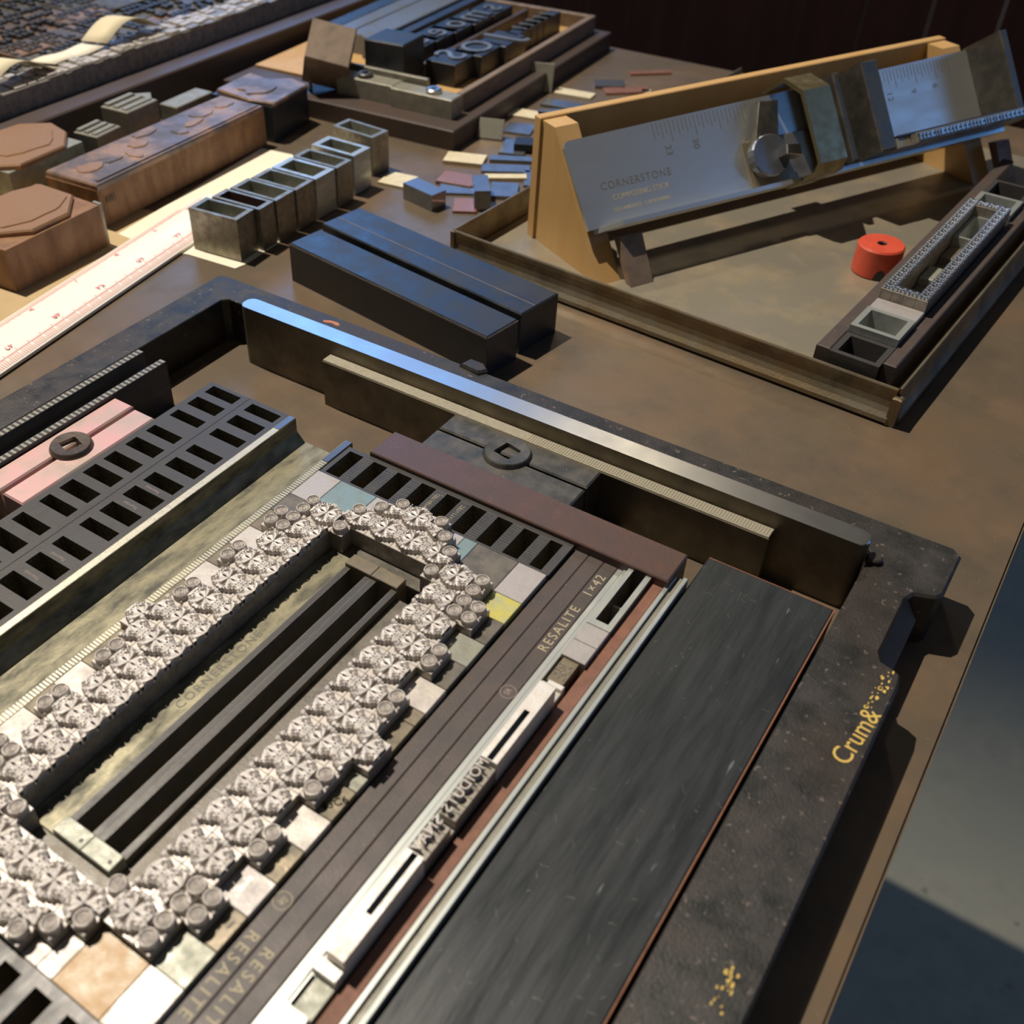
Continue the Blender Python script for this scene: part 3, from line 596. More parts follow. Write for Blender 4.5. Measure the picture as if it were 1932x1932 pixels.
# two black blocks
k1 = tag(mk('black_block', B().box(0, 105, 0, 17.0, 0, 16.8, c=.6), 'block_black', loc=(-266.3, 284.4, 0), rot=(0, 0, along(-265.7, 284.2, -162.8, 268.7))), 'front one of two long black wooden blocks lying behind the chase', 'block', 'black blocks')
for q in ((0, 105, -.03, .5, 15.6, 16.3), (104.6, 105.05, 0, 17, 15.6, 16.3)): mk('worn_edge', B().box(*q), 'block_edge', parent=k1)
k2 = tag(mk('black_block', B().box(0, 107, 0, 21.4, 0, 16.8, c=.5), 'block_black', loc=(-266.6, 305.6, 0), rot=(0, 0, along(-266.1, 306.4, -162.4, 290.2))), 'rear one of two long black wooden blocks, with a seam along its top', 'block', 'black blocks')
mk('seam', B().box(0.5, 106.5, 8.1, 8.6, 16.7, 16.86), 'block_edge', parent=k2)
# row of hollow metal quads
BX = [(-294, 284.0, 12.3, 25, 2), (-293, 296.9, 10.0, 25.5, 0), (-293, 307.4, 12.6, 25.3, -1), (-293, 320.4, 13.0, 25, -1), (-293.3, 334, 14.2, 25, -2), (-293.4, 349, 11.6, 25, -2), (-295.6, 364, 13.0, 25, -4), (-302, 386.5, 12.0, 25.5, -8)]
names = ['nearest of the row of eight hollow metal quads', 'second hollow metal quad from the near end of the row', 'third hollow metal quad from the near end of the row', 'fourth hollow metal quad from the near end of the row', 'fifth hollow metal quad from the near end, with a bright rim', 'sixth hollow metal quad from the near end of the row', 'seventh hollow metal quad, bright rimmed and shifted aside', 'farthest hollow metal quad of the row, turned askew']
for (x, y, d, w, a), l in zip(BX, names):
    t = 1.5 if 'bright' not in l else 2.0
    o = mk('hollow_quad', B().holes(-w, 0, 0, d-.25, 0, 18.7, [(-w+t*1.5, -t*1.5, t, d-.25-t)]), 'steel_dull' if 'bright' not in l else 'lead_strip', loc=(x, y, 0.4), rot=(0, 0, R_(a+4)))
    tag(o, l, 'hollow quad', 'row of hollow metal quads')
    mk('pocket', pit((-w+t*1.5, -t*1.5, t, d-.25-t), 18.7, 10.5, .3), 'quad_green' if 'second' not in l else 'reglet_brown', parent=o)
    mk('inner_pin', B().lathe(-w*.45, d*.6, [(.5, 10), (.5, 14), (.1, 14.4)], 8), 'quad_light', parent=o)
# card, kraft sheet and ruler
tag(mk('paper_card', B().prism([(-317.5, 276.2), (-292.5, 278.3), (-291.5, 283.4), (-296, 345), (-351.9, 384.5), (-370.5, 382), (-357, 272.6), (-330, 272)], .02, .35), 'paper_cream'), 'cream paper card under the row of hollow quads', 'paper')
tag(mk('kraft_sheet', B().prism([(-430, 120), (-325, 150), (-346, 268), (-352, 300), (-420, 285), (-470, 200)], .02, .28), 'paper_kraft'), 'tan paper sheet under the copper faced blocks', 'paper')
ra = along(-306.2, 170.6, -323, 284.3)-math.pi/2
def ruler():
    W_, L_, N_ = 26.4, 300, 10
    prof = [(0, .2), (W_, .2)]+[(W_*(1-k/N_), 1.4+2.6*math.sin(math.pi*(1-k/N_))**.7) for k in range(N_+1)]
    b = B(); n = len(prof); b.add([(-x, -120, z) for x, z in prof]+[(-x, L_-120-25, z) for x, z in prof], [(i, (i+1) % n, n+(i+1) % n, n+i) for i in range(n)]+[tuple(range(n))[::-1], tuple(range(n, 2*n))])
    o = tag(mk('pica_ruler', b, 'ruler_white', loc=(-304.9, 170.2, .35), rot=(0, 0, ra)), 'white plastic ruler with red pica scales lying left of the chase', 'ruler')
    zf = lambda x: 1.4+2.6*math.sin(math.pi*min(max(x/W_, 0), 1))**.7
    t = B(); 
    for i in range(-50, 130):
        y = i*1.05
        for x0, x1 in ((.6, 3.6 if i % 6 else 5.2), (W_-5.0 if i % 6 else W_-6.2, W_-2.2)):
            t.add([(-x0, y, zf(x0)+.06), (-x1, y, zf(x1)+.06), (-x1, y+.42, zf(x1)+.06), (-x0, y+.42, zf(x0)+.06)], [(0, 3, 2, 1)])
    for x in (3.7, W_-5.6): t.add([(-x, -60, zf(x)+.06), (-x-.5, -60, zf(x+.5)+.06), (-x-.5, 150, zf(x+.5)+.06), (-x, 150, zf(x)+.06)], [(0, 3, 2, 1)])
    mk('graduation', t, 'ruler_pink', parent=o)['kind'] = 'stuff'
    for k, (a, b_) in enumerate((('42', ''), ('48', '6'), ('54', '7'), ('60', '8'), ('66', '9'), ('72', '10'))):
        y = 12+k*25.4
        text('figure', a, 4.0, 'ruler_red', o, Matrix.Translation((-7.6, y, zf(7.6)+.05)) @ Matrix.Rotation(R_(-90), 4, 'Z'), depth=.1)
        if b_: text('figure', b_, 4.0, 'ruler_red', o, Matrix.Translation((-18.4, y-1, zf(18.4)+.05)) @ Matrix.Rotation(R_(-90), 4, 'Z'), depth=.1)
ruler()
# mounted printing cuts on the left
def cutblock(name, pts, h, wm, label, plate, pm, ph=2.0, lines=None):
    o = tag(mk(name, B().prism(pts, .4, h, c=.2), wm), label, 'printing block')
    if plate: mk('plate', B().prism(plate, h, h+ph, c=.7), pm, parent=o)
    return o
def blob(cx, cy, rx, ry, n, seed, z0, z1, c=.3):
    r = random.Random(seed); return B().prism([(cx+rx*(1+.22*r.uniform(-1, 1))*math.cos(2*math.pi*i/n), cy+ry*(1+.22*r.uniform(-1, 1))*math.sin(2*math.pi*i/n)) for i in range(n)], z0, z1, c=c)
ka = cutblock('copper_cut', [(-350.8, 213), (-352.5, 262.5), (-392, 262), (-392, 209)], 18.6, 'wood_block', 'nearer wooden block with an octagonal copper plate', [(-352.8, 228.5), (-353.3, 247.5), (-366, 260.5), (-386, 260), (-390.5, 248), (-390.5, 222), (-380, 213), (-364, 216.5)], 'copper_plate', 2.2)
mk('raised_shape', blob(-370, 240, 12, 17, 18, 3, 20.8, 21.3), 'copper_plate', parent=ka)
mk('mounting_wedge', B().box(-357, -352.6, 262.6, 264, .4, 18.9), 'zinc_pale', parent=ka)
lgb = cutblock('long_cut', [(-366.2, 273), (-371.5, 387.5), (-399.5, 386), (-397, 270.5)], 17.6, 'wood_block', 'long brown wooden block with a dark etched plate', [(-365.6, 273.2), (-371.2, 387), (-399, 386), (-396.6, 271)], 'cut_plate', 2.6)
r_ = random.Random(5)
for k in range(9): mk('raised_shape', blob(-384+r_.uniform(-9, 7), 283+k*11.5+r_.uniform(-3, 3), r_.uniform(2.5, 5), r_.uniform(3, 7), 12, k+20, 20.1, 20.7), 'cut_plate' if k % 3 else 'copper_plate', parent=lgb)
for k in range(4): mk('saw_nick', B().box(-366.05, -365.75, 277.2+k*1.5, 277.6+k*1.5, 10.5, 13.5), 'engraving', parent=lgb)
mk('border_rule', B().prism([(-367.8, 276), (-372.8, 385), (-374.2, 385), (-369.6, 276)], 20.1, 20.8), 'cut_plate', parent=lgb)
eb = cutblock('dark_cut', [(-369.5, 391.5), (-374, 424.5), (-412, 421), (-409, 389)], 18.2, 'block_black', 'dark block with a ragged metal plate at the far end of the long cut', [(-369, 393), (-373, 424), (-386, 427), (-398, 419), (-411, 421), (-408, 392), (-384, 389.5)], 'cut_plate', 2.0)
mk('raised_shape', blob(-391, 406, 11, 10, 14, 8, 20.2, 20.9), 'cut_plate', parent=eb)
oc = cutblock('copper_cut', [(-411, 262), (-413, 306), (-452, 304), (-450, 258)], 18.6, 'quad_green', 'farther block with an octagonal tan plate at the left edge', [(-409.8, 268), (-411, 294.5), (-424, 306.5), (-439, 310), (-451, 300), (-453, 270), (-440, 259), (-420, 259)], 'copper_plate', 2.4)
mk('raised_shape', blob(-430, 284, 12, 17, 16, 11, 21.0, 21.5), 'copper_plate', parent=oc)
for k, (x, y, w, d, h, a, m, l) in enumerate(((-421, 322, 15, 17, 18, 6, 'zinc_pale', 'small zinc block with a stepped top in the dark gap by the wooden rail'), (-428, 350, 18, 22, 21, 4, 'zinc_pale', 'larger zinc block with an arrow shaped top by the wooden rail'), (-423, 384, 12, 28, 15, 3, 'zinc_pale', 'pale zinc strip between the arrow block and the dark block'), (-403.5, 300, 5, 36, 14, 0, 'quad_green', 'narrow grey green strip behind the long wooden cut'), (-414, 441, 24, 52, 9, 2, 'blue_tint_metal', 'flat grey metal plate beyond the dark block'))):
    o = tag(mk('zinc_cut', B().box(-w/2, w/2, -d/2, d/2, 0, h, c=.4), m, loc=(x, y, 0), rot=(0, 0, R_(a))), l, 'printing block')
    if k < 2:
        for q in range(3): mk('ridge', B().box(-w*.45+q*w*.32, -w*.45+q*w*.32+w*.18, -d*.42, d*.42, h-.1, h+1.2-.2*q, c=.3), m, parent=o)
        if k == 1: mk('arrow_tip', B().prism([(-w*.4, d*.4), (w*.4, d*.4), (0, d*.72)], h-3, h+.6, c=.3), m, parent=o)
# ------------------------------------------------------------------ wooden letterboard with standing type, far left
gl_ = tag(mk('letter_tray', B().box(-800, -448, 200, 628, 0, 6), 'wood_dark'), 'dark wooden tray full of standing type at the far left', 'tray')
mk('rail', B().box(-462.5, -448.2, 200, 628, 0, 19.5, c=.8), 'wood_dark', parent=gl_); mk('rail_moulding', B().box(-470, -462.6, 200, 628, 0, 17.0, c=.8), 'wood_dark', parent=gl_)
mk('rail', B().box(-800, -470, 614, 628, 0, 18, c=.8), 'wood_dark', parent=gl_)
y = 262; k = 0
PW = random.Random(9)
while y < 600:
    w = PW.choice((4.2, 6.3, 6.3, 8.4)); h = 28.5+PW.uniform(-.7, .7); n = PW.choice((1, 2, 3, 3)); L_ = PW.uniform(20, 24)
    if visible(-478, y, 29, 60):
        o = tag(mk('type_slug', B().box(-471-L_, -471, y, y+w-.15, 6.05, h, c=.25), 'blue_tint_metal' if False else 'type_body'), f'upright type metal slug, {ORD[min(k, 88)]} along the wooden rail from the left edge', 'slug', 'slugs standing along the wooden rail')
        yy = -471-L_+1.5
        while yy < -473:
            l = PW.uniform(2, 6)
            if PW.random() < .75: mk('face', B().box(yy, min(yy+l, -472), y+.5, y+w-.8, h-.1, h+.9+PW.uniform(-.3, .3), c=.3), 'type_metal', parent=o)
            yy += l+.6
        k += 1
    y += w
k = 0
for r in range(6):
    y = 300+r*9
    x0 = -497-r*24
    while y < 600:
        L_ = PW.uniform(24, 60)
        if visible(x0-10, y+L_/2, 26, 40):
            o = tag(mk('type_block', B().box(x0-22.5, x0, y, y+L_-.8, 6.05, 25+PW.uniform(-1.5, 1.5), c=.4), 'quad_dark' if PW.random() < .6 else 'cut_plate'), f'dark block of set type, {ORD[min(k, 33)]} of those behind the upright slugs', 'type block', 'dark blocks of set type at the far left')
            q = B(); 
            for t_ in range(int(L_/4)):
                for s_ in range(3):
                    if PW.random() < .7: q.box(x0-21+s_*7, x0-16+s_*7+PW.uniform(-1, 1), y+1+t_*4, y+3.6+t_*4, 24, 26.1)
            if q.v: mk('letter_faces', q, 'quoin_dark', parent=o)['kind'] = 'stuff'
            k += 1
        y += L_
def paperstrip(pts, w, label, m='paper_strip'):
    # curled strip along a path (y, z) with slight sideways drift
    n = len(pts); v = []; 
    for (x, y, z) in pts: v += [(x-w/2, y-3, z), (x+w/2, y+3, z-.6), (x-w/2, y-3, z+.25), (x+w/2, y+3, z-.35)]
    f = []
    for i in range(n-1):
        a, b_ = 4*i, 4*i+4; f += [(a, b_, b_+1, a+1), (a+2, a+3, b_+3, b_+2), (a, a+2, b_+2, b_), (a+1, b_+1, b_+3, a+3)]
    f += [(0, 1, 3, 2), (4*n-4, 4*n-2, 4*n-1, 4*n-3)]
    return tag(mk('paper_strip', B().add(v, f), m, smooth=True), label, 'paper')
paperstrip([(-483, 300+i*4.2, 30.2+9*max(0, math.sin(i*.30))**1.3) for i in range(12)], 15, 'cream paper strip curling over the upright slugs at the left edge')
paperstrip([(-489, 348+i*4.5, 30.2+.5*math.sin(i)) for i in range(9)], 13, 'pale grey paper strip lying flat over the upright slugs', 'paper_cream')
paperstrip([(-488, 383+i*4.2, 30.2+10*max(0, math.sin(.3+i*.27))**1.3) for i in range(11)], 14, 'cream paper strip arching over the middle of the upright slugs')
# ------------------------------------------------------------------ dark board with wood type, far centre
br = R_(3.2)
fb = tag(mk('stone_board', B().box(-150, 0, 0, 193, 0, 10.3, c=.6), 'wood_dark', loc=(-287.6, 434.7, 0), rot=(0, 0, br)), 'thick dark board carrying a wooden frame of wood type', 'board')
def onb(name, b, m, label, cat, group=None, z=10.3, at=(0, 0), a=0.):
    c, s = math.cos(br), math.sin(br)
    return tag(mk(name, b, m, loc=(-287.6+at[0]*c-at[1]*s, 434.7+at[0]*s+at[1]*c, z), rot=(0, 0, br+R_(a))), label, cat, group)
wf = onb('wooden_frame', B().box(-13.5, -9.5, 26, 188, 0, 9.5, c=.4), 'wood_grey', 'low wooden frame with a tan floor around the wood type', 'frame')
mk('rail', B().box(-150, -13.5, 184, 188, 0, 9.5, c=.4), 'wood_grey', parent=wf); mk('floor_panel', B().box(-148, -13.5, 26, 184, 0, 1.2), 'wood_pale', parent=wf)
mk('rail', B().box(-84, -13.5, 24, 26, 0, 2.4, c=.3), 'wood_pale', parent=wf)
mk('divider', B().box(-55, -52, 36, 180, 1.2, 9.0, c=.3), 'wood_dark', parent=wf)
# quoin bars along the near edge
for k, (x0, x1, y0, m, l) in enumerate(((-82, -46, 14.5, 'zinc_pale', 'left pale locking bar with a key socket on the near edge of the board'), (-46, -8.5, 12.5, 'zinc_pale', 'right grey locking bar with a shiny key socket on the near edge of the board'))):
    o = onb('locking_bar', B().box(x0, x1-.2, y0, y0+11, 0, 10, c=.5), m, l, 'quoin')
    mk('key_socket', B().lathe(x0+(x1-x0)*(.42 if k == 0 else .62), y0+5.5, [(4.2, 9.8), (4.2, 11.6), (3.5, 12.2), (1.8, 12.2), (1.8, 10.2), (.01, 10.2)], 24), 'quoin_dark' if k == 0 else 'steel_bright', parent=o)
wc = onb('wire_clip', B().box(-98.5, -97, 11, 12.5, 0, 16).box(-98.5, -90, 11, 12.5, 14.6, 16).box(-91.5, -90, 11, 12.5, 13, 16), 'zinc_pale', 'bent pale metal clip at the near left of the board', 'clip')
onb('steel_strip', B().box(-84, -32, 26.5, 29, 0, 12.5, c=.3), 'zinc_pale', 'upright grey strip behind the locking bars', 'strip')
# cubes
cb = onb('black_cube', B().box(-12, 12, -11, 11, 0, 26, c=.6), 'block_black', 'upright black cube standing in front of the blue lit wood type', 'block', at=(-61, 40), z=10.4, a=2)
cb2 = onb('tilted_cube', B().box(-12, 12, -12, 12, -11, 11, c=.6), 'wood_grey', 'brown topped cube tipped on its edge at the left of the board', 'block', at=(-90, 20), z=27.5)
cb2.rotation_euler = (R_(38), R_(14), br+R_(30))
# wood type: glyphs standing on black blocks
def wtype(ch, x, y, size, a, label, h=12.0, w=None, d=None):
    w = w or size*.62; d = d or size*.78
    o = onb('wood_type', B().box(-w/2, w/2, -d/2, d/2, 0, h, c=.3), 'block_black', label, 'wood type', 'wood type letters on the dark board', at=(x, y), z=11.6, a=a)
    text('letter_face', ch, size, 'woodtype_face', o, Matrix.Translation((0, 0, h+.4)), depth=1.0, mirror=True); return o
WT = [('S', -39, 64, 26, 'nearest blue lit letter beside the tan floor'), ('O', -34, 84, 25, 'round blue lit letter, second along the right row'), ('J', -31, 106, 30, 'long tailed blue lit letter in the right row'), ('a', -70, 76, 24, 'blue lit letter directly behind the black cube'), ('e', -69, 95, 25, 'second blue lit letter in the left row'), ('o', -68, 114, 25, 'third blue lit letter in the left row'), ('m', -67, 134, 28, 'fourth blue lit letter in the left row'), ('s', -66, 155, 25, 'farthest blue lit letter in the left row')]
for c_, x, y, s_, l in WT: wtype(c_, x, y, s_, 90, l, w=25, d=18.5 if c_ != 'm' else 19.5)
for k in range(5): wtype('I', -30+.2*k, 127+k*8.3, 14, 90, f'narrow dark letter, {ORD[k]} of the five at the far right of the frame', w=22, d=7.6)
for k, (x, w, h, m) in enumerate(((-88, 7, 12, 'block_black'), (-97, 9, 13.5, 'woodtype_face'), (-108, 11, 12.5, 'woodtype_face'), (-120, 11, 12.5, 'woodtype_face'), (-132, 11, 12, 'block_black'))):
    o = onb('furniture_rod', B().box(x-w/2, x+w/2, 62+5*k, 182, 1.2, h, c=.5), m, f'long blue lit furniture rod, {ORD[k]} left of the wood type', 'furniture', 'furniture rods beside the wood type')

# ------------------------------------------------------------------ loose thins and small blocks on the table
def thin(name, x, y, w, d, h, a, m, label, cat='thin space', tilt=(0, 0), z=.05):
    return tag(mk(name, B().box(-w/2, w/2, -d/2, d/2, 0, h, c=min(.12, h*.3)), m, loc=(x, y, z), rot=(R_(tilt[0]), R_(tilt[1]), R_(a))), label, cat, 'loose spacing material between the board and the galley')
thin('small_block', -264.8, 376.6, 19.5, 8.8, 7.8, -12, 'blue_tint_metal', 'small oblong block lying alone nearest the black blocks', 'block')
thin('small_block', -243.3, 391.5, 18, 7.5, 9.5, 127, 'blue_tint_metal', 'upright small block touching the galley wall', 'block')
TH_ = [(-276, 428, 20, 12, 20, 'cream_thin', 'cream notched thin nearest the corner of the dark board'), (-289, 389, 15, 14, 8, 'cream_thin', 'cream slotted thin between the hollow quads and the small block'), (-281.6, 500, 22, 11, 10, 'cream_thin', 'rounded cream thin high in the loose pile'), (-247.5, 420.5, 20, 5, 34, 'cream_thin', 'narrow cream thin lying across the blue ones'),
       (-275, 479, 15, 14, 15, 'blue_tint_metal', 'square bluish thin below the rounded cream one'), (-264, 456, 13, 19, 20, 'blue_tint_metal', 'large bluish thin in the middle of the loose pile'), (-256, 441, 23, 6, 28, 'blue_tint_metal', 'narrow bluish thin in the middle of the loose pile'), (-253.4, 430, 24, 9, 30, 'blue_tint_metal', 'long bluish thin above the narrow cream one'), (-261, 398, 16, 15, 30, 'blue_tint_metal', 'brightest blue thin between the two small blocks'), (-240, 407, 13, 16, 28, 'blue_tint_metal', 'bluish thin under the narrow cream one by the galley'), (-236.5, 427, 8, 18, 28, 'blue_tint_metal', 'bluish thin leaning at the galley wall'),
       (-246.5, 383.5, 11, 14, 30, 'copper_thin', 'pink copper thin nearest the galley corner'), (-265, 405, 18, 13, 12, 'copper_thin', 'pink copper thin peeping out under the brightest blue one'), (-277, 543, 22, 9, 8, 'cream_thin', 'cream thin below the dark board edge'), (-272, 511, 19, 8, 40, 'blue_tint_metal', 'bluish thin beside the wooden stand corner'), (-272.7, 522, 24, 9, 10, 'blue_tint_metal', 'bluish thin behind the wooden stand'), (-255, 564, 26, 9, 40, 'copper_thin', 'brown copper thin behind the wooden stand'), (-257.3, 599.6, 25, 5, 40, 'copper_thin', 'narrow pink thin far behind the wooden stand'), (-267.5, 567, 17, 11, 30, 'blue_tint_metal', 'blue gleaming thin beside the brown copper one'), (-245, 569, 5, 5, 20, 'cream_thin', 'tiny cream scrap beside the brown copper thin')]
for i, (x, y, w, d, a, m, l) in enumerate(TH_): thin('spacing_thin', x, y, w, d, 1.1 if i % 3 else 1.8, a, m, l, tilt=(0, 0), z=.05+.0*i)
thin('bent_thin', -281, 459, 13, 1.6, 10, 18, 'zinc_pale', 'grey thin leaning up near the dark board corner', tilt=(-28, 0), z=.3)
thin('bent_thin', -295.5, 536, 13, 1.6, 15, 18, 'zinc_pale', 'grey thin leaning against the side of the dark board', tilt=(-16, 0), z=.3)
thin('spacing_thin', -258, 457.5, 12, 10, 3.5, 24, 'block_black', 'black square space beside the large bluish thin', z=1.3)

# ------------------------------------------------------------------ galley
GA = R_(-4.3); GO = (-222., 338.)
def G(x, y, z=0): return (GO[0]+x*math.cos(GA)-y*math.sin(GA), GO[1]+x*math.sin(GA)+y*math.cos(GA), z)
GW, GL, GH = 186., 262., 13.5
ga = tag(mk('steel_galley', B().box(.8, GW-.8, .8, GL, .8, 1.6), 'galley_floor', loc=G(0, 0), rot=(0, 0, GA)), 'large rusty steel galley tray holding the composing stick', 'galley')
def wallprof(n=9):
    p = [(-1.5, .1), (-.6, .1)]
    return p
def galley_wall(L, side):
    # concave rolled wall: foot bulging outwards, upright top lip
    pr = [(0, 1.0), (-2.6, .3), (-3.4, 1.2), (-3.2, 2.6), (-2.0, 4.2), (-1.1, 6.0), (-.8, 8.5), (-.9, 11), (-1.2, GH-.5), (-.9, GH), (-.2, GH), (.1, GH-.6), (.2, 10), (.2, 6), (.2, 1.0)]
    n = len(pr); b = B(); b.add([(0, o, z) for o, z in pr]+[(L, o, z) for o, z in pr], [(i, n+i, n+(i+1) % n, (i+1) % n) for i in range(n)]+[tuple(range(n)), tuple(range(n, 2*n))[::-1]])
    return b
def xform(b, ang, dx, dy):
    c, s = math.cos(ang), math.sin(ang); b.v = [(x*c-y*s+dx, x*s+y*c+dy, z) for x, y, z in b.v]; return b
mk('front_wall', galley_wall(GW, 0), 'galley_steel', parent=ga, smooth=False)
mk('side_wall', xform(galley_wall(GL, 0), R_(90), GW, 0), 'galley_steel', parent=ga)
mk('side_wall', xform(galley_wall(GL, 0), R_(-90), 0, GL), 'galley_steel', parent=ga)
mk('corner_bracket', B().box(GW-.6, GW+2.6, -2.8, .4, .2, GH-2.5, c=.5), 'galley_steel', parent=ga); mk('corner_bracket', B().box(-1.4, .6, -1.4, .8, .2, GH-.3, c=.4), 'galley_steel', parent=ga)
def ong(name, b, m, label, cat, x, y, z=1.65, a=0., group=None): return tag(mk(name, b, m, loc=G(x, y, z), rot=(0, 0, GA+R_(a))), label, cat, group)
# magnet
rr = 9.2; mg = B().lathe(0, 0, [(rr-.5, 0), (rr, .6), (rr, 11.5), (rr-.6, 12.2), (2.0, 12.2)], 48)
mo = ong('round_magnet', mg, 'magnet_red', 'red painted round magnet with a centre hole on the galley', 'magnet', 142.4, 98.5)
mk('centre_hole', B().lathe(0, 0, [(2.0, 12.2), (1.7, 11.8), (1.6, 6), (.01, 6)], 20), 'reglet_brown', parent=mo)
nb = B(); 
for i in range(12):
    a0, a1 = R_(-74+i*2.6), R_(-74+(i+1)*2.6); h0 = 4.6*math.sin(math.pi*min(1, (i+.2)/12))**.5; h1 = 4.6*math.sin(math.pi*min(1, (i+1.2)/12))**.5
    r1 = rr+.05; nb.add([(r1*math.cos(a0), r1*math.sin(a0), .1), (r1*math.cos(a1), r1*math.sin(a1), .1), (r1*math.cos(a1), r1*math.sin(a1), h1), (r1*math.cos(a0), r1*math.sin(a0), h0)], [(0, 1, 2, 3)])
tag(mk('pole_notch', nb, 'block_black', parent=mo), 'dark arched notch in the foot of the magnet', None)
# small bordered form in the galley
ong('side_bar', B().box(155.1, 160.0, 3, 210, 0, 15.6, c=.4), 'resin_strip', 'dark bar along the left of the small bordered form in the galley', 'furniture', 0, 0)
ong('side_bar', B().box(177.4, 181.8, 5.5, 210, 0, 15.6, c=.4), 'resin_strip', 'dark bar along the right of the small bordered form in the galley', 'furniture', 0, 0)
def gquad(y0, y1, h, m, l, x0=160.2, x1=177.2, t=2.0, dep=5):
    hh = [(x0+t, x1-t, y0+t, y1-t)]; o = ong('hollow_quad', B().holes(x0, x1, y0, y1-.1, 0, h, hh), m, l, 'hollow quad', 0, 0)
    mk('pocket', pit(hh[0], h, dep, .9), m, parent=o)
gquad(2.0, 17.6, 15.4, 'hollow_black', 'dark hollow quad nearest the galley corner'); gquad(17.8, 34.2, 18.3, 'lead_strip', 'light grey hollow quad second from the galley corner')
ong('solid_quad', B().box(160.2, 177.2, 34.4, 43.6, 0, 17.6, c=.3), 'quad_lilac', 'solid grey quad next to the sparkling border', 'quad', 0, 0)
gquad(142.6, 160, 18.3, 'lead_strip', 'pale hollow quad beyond the sparkling border'); gquad(160.3, 180, 17, 'hollow_black', 'dark hollow quad at the far end of the bordered form')
for k, (y0, y1, h, m) in enumerate(((50, 62, 14, 'quad_brown'), (62.3, 76, 11, 'quad_dark'), (76.3, 88, 14, 'quad_green'), (88.3, 100, 10, 'quad_dark'), (100.3, 112, 13, 'quad_brown'), (112.3, 137, 17, 'lead_strip'))):
    if k == 5: gquad(y0, y1, h, m, 'grey hollow quad inside the far end of the sparkling border', 164.6, 172.6, 1.4)
    else: ong('inner_quad', B().box(164.7, 172.6, y0, y1, 0, h, c=.3), m, f'small quad inside the sparkling border, {ORD[k]} from its near end', 'quad', 0, 0)
def star_mesh():
    b = B(); 
    for (cx, cy, r, z) in ((0, 0, 1.0, 1.1), (-1.25, -1.25, .75, .8), (1.25, -1.25, .75, .8), (1.25, 1.25, .75, .8), (-1.25, 1.25, .75, .8), (0, 1.5, .5, .7), (0, -1.5, .5, .7), (1.5, 0, .5, .7), (-1.5, 0, .5, .7)):
        b.prism([(cx+r*math.cos(a), cy+r*math.sin(a)) for a in np.linspace(0, 2*math.pi, 7)[:-1]], 21.4, 21.5+z, c=.3)
    return b
sb = B().box(-2.05, 2.05, -2.05, 2.05, 0, 21.4, c=.1); proto = None; k = 0
cells = [(162.3, 46+i*4.2) for i in range(23)]+[(174.9, 46+i*4.2) for i in range(23)]+[(166.5+i*4.2, 46) for i in range(2)]+[(166.5+i*4.2, 46+22*4.2) for i in range(2)]
for i, (x, y) in enumerate(cells):
    side = 'left' if i < 23 else 'right' if i < 46 else 'near' if i < 48 else 'far'; n = i if i < 23 else i-23 if i < 46 else (i-46) % 2
    l = f'tiny sparkling border sort, {ORD[n]} in the {side} side of the small form'
    if proto is None:
        proto = ong('border_sort', sb, 'type_body', l, 'type sort', x, y, group='sparkling border sorts in the galley'); mk('face', star_mesh(), 'steel_bright', parent=proto)
    else:
        o = dup(proto); o.location = Vector(G(x, y, 1.65))*S; o['label'] = l

# ------------------------------------------------------------------ wooden stand and composing stick
SA = math.atan2(.884, .468); SB = (-202.87, 371.68)
# local frame: x along the stand, y towards the back (so the front is at negative y), z up
sl_ = tag(empty('stick_stand', (SB[0], SB[1], 1.65), (0, 0, SA)), 'pale wooden stand with slanting ends holding the composing stick', 'stand')
def panel(a0, a1):
    pts = [(0, 0), (-48.5, 0), (-9, 51), (0, 51)]; b = B(); n = 4
    b.add([(a0, y, z) for y, z in pts]+[(a1, y, z) for y, z in pts], [(0, 1, 2, 3), (7, 6, 5, 4)]+[(i, n+i, n+(i+1) % n, (i+1) % n) for i in range(n)]); return b
mk('end_panel', panel(0, 11), 'wood_pale', parent=sl_); mk('end_panel', panel(214, 225), 'wood_pale', parent=sl_)
mk('back_board', B().box(-1, 226, .05, 4.5, 0, 52, c=.4), 'wood_pale', parent=sl_)
def batten(a0, a1):
    b = B(); b.add([(a0, -56, 0), (a1, -56, 0), (a1, -52.2, 0), (a0, -52.2, 0), (a0, -44.5, 17), (a1, -44.5, 17), (a1, -40.5, 15.5), (a0, -40.5, 15.5)], [(3, 2, 1, 0), (4, 5, 6, 7), (0, 1, 5, 4), (1, 2, 6, 5), (2, 3, 7, 6), (3, 0, 4, 7)]); return b
mk('rest_batten', batten(11.2, 22), 'wood_grey', parent=sl_); mk('rest_batten', batten(225.2, 234), 'wood_grey', parent=sl_)
